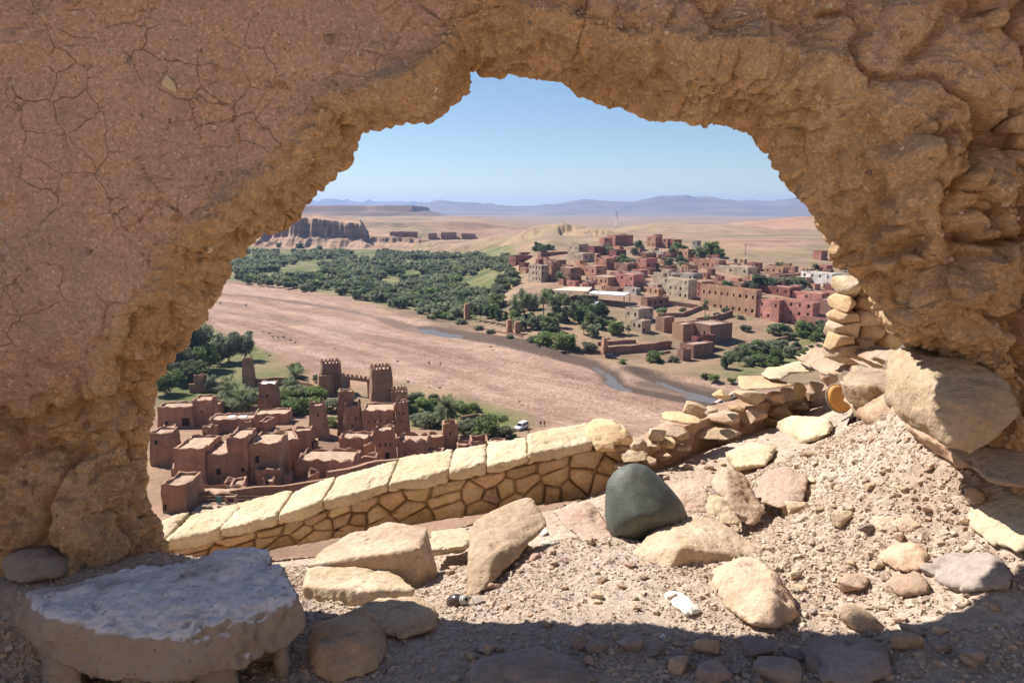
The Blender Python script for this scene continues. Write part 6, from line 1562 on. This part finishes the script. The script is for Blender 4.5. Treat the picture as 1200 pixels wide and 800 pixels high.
for px, yb, w, b_, lb in ((640, 404, 26, BU1, 'big rounded shrub by the paired gate pillars'), (660, 409, 34, BU1, 'largest green shrub on the far bank'), (625, 401, 16, BU2, 'shrub right of the paired pillars'), (691, 412, 22, BU2, 'grey green shrub left of the yard wall pillar'), (676, 412, 10, BU2, 'small shrub at the foot of the largest shrub'), (730, 427, 11, BU1, 'round bush alone on the sand'),
                          (768, 424, 22, BU1, 'flat green bush on the sand before the yard'), (790, 424, 13, BU2, 'smaller bush right of the flat bush'), (826, 443, 10, BU1, 'left bush of a pair on the sand near the stream'), (836, 446, 14, BU1, 'right bush of a pair on the sand near the stream'), (857, 448, 10, BU1, 'single bush on the sand right of the pair'), (852, 432, 17, TB4, 'dark upright bush below the green slope'),
                          (528, 375, 12, BU2, 'bush on the bank below the stone wall'), (541, 380, 14, BU2, 'second bush on the bank below the stone wall'), (505, 375, 10, BU1, 'small bush at the grove corner'), (561, 387, 12, BU2, 'low bush on the bank left of the paired pillars'), (575, 391, 12, BU3, 'pale low bush on the bank'), (598, 397, 10, BU2, 'bush in front of the paired pillars'), (716, 382, 12, BU1, 'green bush beside the cream ruin')):
    b_.px(px, yb, w, lb)
G5 = 'trees on the green slope below the hotels'
for k in range(40):
    while True:
        px, py = R.uniform(850, 985), R.uniform(384, 434)
        if in_poly(np.array([(850, 415), (905, 388), (975, 386), (990, 410), (925, 434), (862, 430)], float), px, py): break
    (FB + [BU1, BU2])[k % 5].px(px, py, R.uniform(13, 24), 'leafy tree on the green slope below the pink hotels', G5)
palm(866, 428, 14, 1, 'palm at the left edge of the green slope', None, 1.2)
for px, yb, w, k_, lb in ((893, 341, 26, 2, 'tall dark tree between the hotel and the peach house'), (880, 343, 18, 2, 'dark tree left of the tall dark tree'), (852, 341, 16, 0, 'light tree left of the dark trees'), (908, 338, 18, 1, 'olive tree right of the tall dark tree'), (922, 338, 18, 1, 'olive tree in the row beside the white house'), (938, 338, 18, 1, 'right olive tree in the row beside the white house'),
                          (866, 340, 12, 2, 'dark pointed tree left of the dark trees'), (912, 316, 12, 1, 'tree above the small orange house'), (957, 318, 12, 2, 'dark tree above the white house'), (988, 318, 9, 2, 'tree beside the right jamb on the plain'), (832, 300, 22, 0, 'green tree at the right end of the crest'), (820, 303, 20, 1, 'tree below the grey tower house'), (843, 302, 14, 0, 'small tree right of the crest trees')):
    FB[k_].px(px, yb, w, lb)
for k in range(26):
    px, py = R.uniform(715, 812), R.uniform(291, 316)
    FB[R.randrange(3)].px(px, py, R.uniform(8, 14), 'small tree among the houses on the town hill', 'trees on the town hill')
for k in range(9):
    px, py = R.uniform(615, 655), R.uniform(290, 297); FB[2].px(px, py, R.uniform(7, 10), 'dark tree behind the left of the town', 'trees behind the left of the town')
for k, (px, yb) in enumerate(((775, 368), (840, 372), (850, 366), (868, 374), (838, 358), (815, 392), (874, 388), (830, 398), (850, 396), (800, 365))):
    BU2.px(px, yb, R.uniform(9, 15), 'shrub in the terraced gardens below the hotel', 'shrubs in the terraced gardens')
# low tufts dotted over the riverbed
for k, (px, yb) in enumerate(((258, 356), (288, 358), (316, 391), (320, 395), (326, 396), (340, 399), (346, 402), (308, 389), (392, 409), (425, 424), (300, 411), (312, 415), (316, 417), (466, 424), (575, 407), (478, 448), (503, 455), (515, 455), (609, 471), (332, 396))):
    BU3.px(px, yb, R.uniform(2.5, 4.5), 'dry tuft on the open riverbed', 'dry tufts on the riverbed')
# ------------------------------------------------------------------ cars, people, pylon, odds and ends, haze
CARW = mat_plain('car_white', (0.75, 0.75, 0.74), 0.3, spec=0.5); CARK = mat_plain('car_black', (0.03, 0.03, 0.035), 0.25, spec=0.5)
GLASS = mat_plain('car_glass', (0.02, 0.025, 0.03), 0.1, spec=0.6); TYRE = mat_plain('tyre', (0.02, 0.02, 0.02), 0.9); LAMP = mat_plain('lamp_glass', (0.6, 0.58, 0.5), 0.15, spec=0.6)
def prof_mesh(name, prof, w, top_in=0.0, zt=1.0):
    n = len(prof); V = []
    for s in (-1, 1):
        for x, z in prof: V.append((x, s * (w / 2 - top_in * max(0, (z - zt))), z))
    F = [tuple(range(n)), tuple(range(2 * n - 1, n - 1, -1))] + [(k, n + k, n + (k + 1) % n, (k + 1) % n) for k in range(n)]
    me = py_mesh(name, V, F); bm = bmesh.new(); bm.from_mesh(me)
    bmesh.ops.recalc_face_normals(bm, faces=bm.faces); bmesh.ops.bevel(bm, geom=bm.edges[:], offset=0.05, segments=2, affect='EDGES'); bm.to_mesh(me); bm.free(); return me
def car(label, px, py, rz, paint, van=False):
    g = ground_hit(px, py); o = thing('parked_car', label, 'car', g, rz, 'cars parked at the riverbed')
    H = 1.95 if van else 1.75
    body = [(-2.25, 0.35), (2.25, 0.35), (2.3, 0.75), (2.15, 1.0), (1.15, 1.08), (-2.2, 1.1), (-2.3, 0.7)]
    cab = [(1.15, 1.05), (0.55, H - 0.08), (0.3, H), (-1.95, H), (-2.15, H - 0.1), (-2.22, 1.05)]
    link('body', prof_mesh('body', body, 1.8), paint, o); cb = link('cabin', prof_mesh('cabin', cab, 1.7, 0.18, 1.05), paint, o)
    for s in (-1, 1):
        for x0, x1 in ((0.62, -0.25), (-0.35, -1.15), (-1.25, -1.95)):
            yy = lambda z_: s * (0.85 - 0.18 * (z_ - 1.05) + 0.012)
            z0, z1 = 1.15, H - 0.22
            sl = 0.28 if x0 > 0.5 else 0.0
            link('side_window', py_mesh('side_window', [(x0, yy(z0), z0), (x1, yy(z0), z0), (x1, yy(z1), z1), (x0 - sl, yy(z1), z1)], [(0, 1, 2, 3)]), GLASS, cb)
    link('windscreen', py_mesh('windscreen', [(1.10, -0.72, 1.14), (1.10, 0.72, 1.14), (0.66, 0.62, H - 0.16), (0.66, -0.62, H - 0.16)], [(0, 1, 2, 3)]), GLASS, cb)
    link('rear_window', py_mesh('rear_window', [(-2.24, -0.7, 1.2), (-2.24, 0.7, 1.2), (-2.19, 0.62, H - 0.2), (-2.19, -0.62, H - 0.2)], [(0, 1, 2, 3)]), GLASS, cb)
    for x in (-1.4, 1.4):
        for s in (-1, 1):
            m_ = MB(); m_.bar((x, s * 0.72, 0.36), (x, s * 0.94, 0.36), 0.36, n=14); wh = m_.build('wheel', TYRE, o); m_ = MB(); m_.bar((x, s * 0.93, 0.36), (x, s * 0.955, 0.36), 0.2, n=10); m_.build('rim', LAMP, wh)
    for s in (-1, 1):
        m_ = MB(); m_.box((2.24, s * 0.62, 0.84), (0.14, 0.34, 0.16)); m_.build('headlight', LAMP, o)
    return o
car('white van parked beside the broad shrub', 611, 503, math.radians(-125), CARW, True)
car('black off-road car parked behind the white car', 645, 513, math.radians(12), CARK, True)
car('white car parked in front of the black car, partly behind the parapet', 637, 518, math.radians(20), CARW)
# people: one skinned body each
def person_mesh(seed, stride=0.15):
    me = bpy.data.meshes.new('person')
    V = [(0, 0, .95), (0, 0, 1.2), (0, 0, 1.42), (0, 0, 1.5), (0, 0.01, 1.62), (0, 0, 1.72), (-.19, 0, 1.4), (-.25, .03, 1.13), (-.24, -.06, .88), (-.24, -.1, .78), (.19, 0, 1.4), (.25, .02, 1.13), (.24, -.05, .88), (.24, -.08, .78),
         (-.1, 0, .88), (-.11, stride * .6, .48), (-.11, stride, .08), (-.11, stride - .14, .03), (.1, 0, .88), (.11, -stride * .5, .48), (.11, -stride, .08), (.11, -stride - .14, .03)]
    E = [(0, 1), (1, 2), (2, 3), (3, 4), (4, 5), (2, 6), (6, 7), (7, 8), (8, 9), (2, 10), (10, 11), (11, 12), (12, 13), (0, 14), (14, 15), (15, 16), (16, 17), (0, 18), (18, 19), (19, 20), (20, 21)]
    rad = [.17, .16, .15, .065, .10, .085, .07, .05, .038, .03, .07, .05, .038, .03, .10, .068, .045, .035, .10, .068, .045, .035]
    me.from_pydata(V, E, [])
    o = bpy.data.objects.new('tmp', me); COL.objects.link(o)
    md = o.modifiers.new('s', 'SKIN'); sk = me.skin_vertices[0].data
    for k, r_ in enumerate(rad): sk[k].radius = (r_, r_ * 0.85)
    sk[0].use_root = True
    o.modifiers.new('d', 'SUBSURF').levels = 1
    dg = bpy.context.evaluated_depsgraph_get(); dg.update()
    m2 = bpy.data.meshes.new_from_object(o.evaluated_get(dg)); bpy.data.objects.remove(o)
    m2.polygons.foreach_set('use_smooth', [True] * len(m2.polygons)); return m2
def clothes(name, top, legs):
    t = NT(name); p = t.obj(); s_ = t.n('ShaderNodeSeparateXYZ'); t.l(p, s_.inputs[0])
    c = t.ramp(t.math('DIVIDE', s_.outputs[2], 2.0), [(0.0, (0.03, 0.025, 0.02)), (0.04, legs), (0.45, top), (0.75, (0.32, 0.19, 0.13)), (0.82, (0.03, 0.02, 0.015))])
    t.t.nodes[-1]
    for nd in t.t.nodes:
        if nd.type == 'VALTORGB': nd.color_ramp.interpolation = 'CONSTANT'
    return t.done(c, 0.85)
for px, py, top, legs, rz, lb in ((633.5, 500, (0.05, 0.05, 0.08), (0.04, 0.04, 0.05), 0.4, 'person in dark clothes, left of two standing on the riverbed'), (637.8, 500, (0.20, 0.08, 0.08), (0.05, 0.06, 0.12), 2.4, 'person in reddish top, right of two standing on the riverbed'), (620, 508, (0.25, 0.12, 0.06), (0.06, 0.05, 0.05), 1.2, 'person in brown walking beside the white van'),
                                  (503, 428, (0.02, 0.02, 0.025), (0.02, 0.02, 0.03), 0.2, 'person in black far out on the riverbed'), (516, 429, (0.30, 0.25, 0.2), (0.25, 0.2, 0.16), 1.0, 'person in light clothes far out on the riverbed'), (588, 406, (0.7, 0.68, 0.62), (0.6, 0.58, 0.52), 1.0, 'person in white by the stream below the gate pillars'), (787, 405, (0.05, 0.05, 0.08), (0.04, 0.04, 0.05), 0.0, 'person in dark clothes by the sunlit mud house')):
    me = person_mesh(0, 0.16); g = ground_hit(px, py); o = link('person', me, clothes('clothes', top, legs)); o.location = g; o.rotation_euler = (0, 0, rz); tag(o, lb, 'person')
# timber stall, dark car by the yard, plank bridge, pylon, poles
g = ground_hit(679, 516); st = thing('timber_stall', 'small dark timber stall behind the end of the parapet', 'stall', g, 0.3)
for x in (-1.1, 1.1):
    for y in (-0.8, 0.8): m_ = MB(); m_.bar((x, y, -0.5), (x * 1.05, y, 2.0), 0.08); m_.build('post', WOOD, st)
for k in range(6): m_ = MB(); m_.box((-1.25 + 0.5 * k, 0, 2.05 + 0.03 * k), (0.42, 2.2, 0.06), 0.05 * k); m_.build('roof_board', WOOD, st)
m_ = MB(); m_.box((0, 0, 0.9), (2.2, 1.4, 0.1)); m_.build('counter', WOOD, st)
car('dark car parked below the yard wall pillar', 716, 420, math.radians(-20), CARK)
a, b = ground_hit(838, 472), ground_hit(862, 459); pb = thing('plank_bridge', 'thin pale plank footbridge over the wet stream bed', 'bridge', a)
d_ = b - a; yw = math.atan2(d_.y, d_.x)
for s in (-0.3, 0.3): m_ = MB(); m_.box((d_.x / 2 - s * math.sin(yw), d_.y / 2 + s * math.cos(yw), 0.1), (d_.length, 0.45, 0.14), yw); m_.build('plank', TANC, pb)
for k in range(5): q_ = d_ * (k / 4); m_ = MB(); m_.box((q_.x, q_.y, -0.4), (0.3, 1.2, 0.9), yw); m_.build('trestle', WOOD, pb)
STEEL = mat_plain('galvanised_steel', (0.30, 0.30, 0.31), 0.5, 0.4)
g = Py(722, 266, 1250); g.z = float(zfar(g.x, 1250)) + 8; py_ = thing('pylon', 'lattice power pylon on the rise behind the town', 'pylon', g)
m_ = MB(); hh = Py(722, 247, 1250).z - g.z
for sx in (-1, 1):
    for sy in (-1, 1): m_.bar((sx * 3, sy * 3, -6), (sx * 0.5, sy * 0.5, hh), 0.28, 0.2, 4)
for k in range(6):
    z0, z1 = hh * k / 6, hh * (k + 1) / 6; w0, w1 = 3 - 2.5 * k / 6, 3 - 2.5 * (k + 1) / 6
    for s in (-1, 1): m_.bar((-w0, s * w0, z0), (w1, s * w1, z1), 0.15, n=3); m_.bar((s * w0, -w0, z0), (s * w1, w1, z1), 0.15, n=3)
m_.build('lattice', STEEL, py_)
for z_ in (0.72, 0.84, 0.95): m_ = MB(); m_.bar((-4.5, 0, hh * z_), (4.5, 0, hh * z_), 0.2, n=4); m_.build('cross_arm', STEEL, py_)
for px, yb, yt, lb in ((873, 299, 286, 'power pole on the plain behind the orange hall'), (660, 265, 252, 'distant mast left of the pylon')):
    g = ground_hit(px, yb); h_ = (yb - yt) * pxs(g.y); p_ = thing('power_pole', lb, 'pole', g)
    m_ = MB(); m_.bar((0, 0, -1), (0, 0, h_), 0.25, 0.16, 6); m_.build('post', WOOD, p_); m_ = MB(); m_.bar((-1.2, 0, h_ - 0.8), (1.2, 0, h_ - 0.8), 0.12, n=4); m_.build('cross_arm', WOOD, p_)
# orange disc and dark rags under the ledge by the path
def disc():
    c = Py(985, 467, 5.6); V = []; F = []; n = 28
    DISCM = mat_plain('orange_hide', (0.50, 0.24, 0.06), 0.6)
    o = thing('hand_drum', 'round orange hide drum leaning under the pale ledge by the path', 'drum', c)
    rx, rz = 13 * pxs(5.6), 17.5 * pxs(5.6)
    for ring, (s, y) in enumerate(((0.0, -0.012), (0.8, -0.016), (0.96, -0.008), (1.0, 0.012), (0.97, 0.06), (0.7, 0.05))):
        for k in range(n): a = 2 * math.pi * k / n; V.append((rx * s * math.cos(a), y, rz * s * math.sin(a)))
    for r_ in range(5):
        for k in range(n): F.append((r_ * n + k, r_ * n + (k + 1) % n, (r_ + 1) * n + (k + 1) % n, (r_ + 1) * n + k))
    link('skin', py_mesh('skin', V, F, True), DISCM, o); 
    m_ = MB()
    for k in range(n):
        a, b = 2 * math.pi * k / n, 2 * math.pi * (k + 1) / n
        m_.bar((rx * math.cos(a), 0.035, rz * math.sin(a)), (rx * math.cos(b), 0.035, rz * math.sin(b)), 0.012, n=5)
    m_.build('hoop', WOOD, o)
    o.rotation_euler = (math.radians(-14), math.radians(-30), math.radians(12))
disc()
rgm = [mat_plain('rag_%d' % k, c_, 0.95) for k, c_ in enumerate(((0.035, 0.02, 0.02), (0.16, 0.12, 0.10), (0.06, 0.025, 0.022)))]
apex = Py(1005, 466, 5.3); rag = thing('dark_rags', 'dark brown folded rags hanging in a pointed bundle beside the orange drum', 'cloth', Py(1003, 498, 5.3))
ri = -Vector(rag.location)
for k, (x0, x1) in enumerate(((992, 1001), (1000, 1007), (1006, 1017))):
    V = []; F = []; n = 9
    for i_ in range(n):
        t_ = i_ / (n - 1)
        for j_ in range(5):
            s = j_ / 4; bx = x0 + (x1 - x0) * s; bt = Py(bx, 499 - 5 * (k == 2), 5.25)
            q_ = apex.lerp(bt, t_); fold = 0.03 * math.sin(s * 9 + k * 2) * t_
            V.append(tuple(q_ + ri + Vector((0, fold - 0.03 * (k == 1) * t_, 0.01 * math.sin(s * 7 + i_)))))
    for i_ in range(n - 1):
        for j_ in range(4): F.append((i_ * 5 + j_, i_ * 5 + j_ + 1, i_ * 5 + 6 + j_, i_ * 5 + 5 + j_))
    o = link('rag', py_mesh('rag', V, F, True), rgm[k], rag); md = o.modifiers.new('thick', 'SOLIDIFY'); md.thickness = 0.008
# small dark bottle among the rocks
c = Py(536, 704, 2.95); bt = thing('bottle', 'small dark brown bottle lying by the ridged rock', 'bottle', c)
def lathe(prof, n=18):
    V = []; F = []
    for x, r_ in prof:
        for k in range(n): a = 2 * math.pi * k / n; V.append((x, r_ * math.cos(a), r_ * math.sin(a)))
    for q_ in range(len(prof) - 1):
        for k in range(n): F.append((q_ * n + k, q_ * n + (k + 1) % n, (q_ + 1) * n + (k + 1) % n, (q_ + 1) * n + k))
    F.append(tuple(range(n))); F.append(tuple(range((len(prof) - 1) * n, len(prof) * n))[::-1]); return V, F
BOT = mat_plain('brown_glass', (0.06, 0.04, 0.032), 0.25, spec=0.5); RIM = mat_plain('pale_ring', (0.42, 0.40, 0.36), 0.4)
V, F = lathe([(-0.045, 0.0), (-0.045, 0.022), (-0.03, 0.031), (0.0, 0.033), (0.016, 0.026), (0.026, 0.016), (0.034, 0.015)]); link('body', py_mesh('body', V, F, True), BOT, bt)
V, F = lathe([(0.027, 0.015), (0.029, 0.021), (0.036, 0.022), (0.038, 0.014)]); link('neck_ring', py_mesh('neck_ring', V, F, True), RIM, bt)
V, F = lathe([(0.039, 0.012), (0.041, 0.019), (0.05, 0.019), (0.051, 0.008)]); link('mouth', py_mesh('mouth', V, F, True), RIM, bt)
bt.rotation_euler = (0, math.radians(-24), math.radians(-30))

# haze over the valley
hz = MB(); hz.box((0, 5000, 90), (40000, 24000, 330))
ho = link('haze', py_mesh('haze', hz.V, hz.F), None); ho['kind'] = 'stuff'; ho['label'] = 'thin blue haze filling the valley air'
hm = bpy.data.materials.new('haze'); hm.use_nodes = True; ht = hm.node_tree
for n in list(ht.nodes): ht.nodes.remove(n)
hv = ht.nodes.new('ShaderNodeVolumePrincipled'); hoo = ht.nodes.new('ShaderNodeOutputMaterial')
hv.inputs['Color'].default_value = (0.42, 0.60, 1.0, 1); hv.inputs['Density'].default_value = 7.5e-5; hv.inputs['Anisotropy'].default_value = 0.2
ht.links.new(hv.outputs[0], hoo.inputs['Volume'])
ho.data.materials.append(hm)
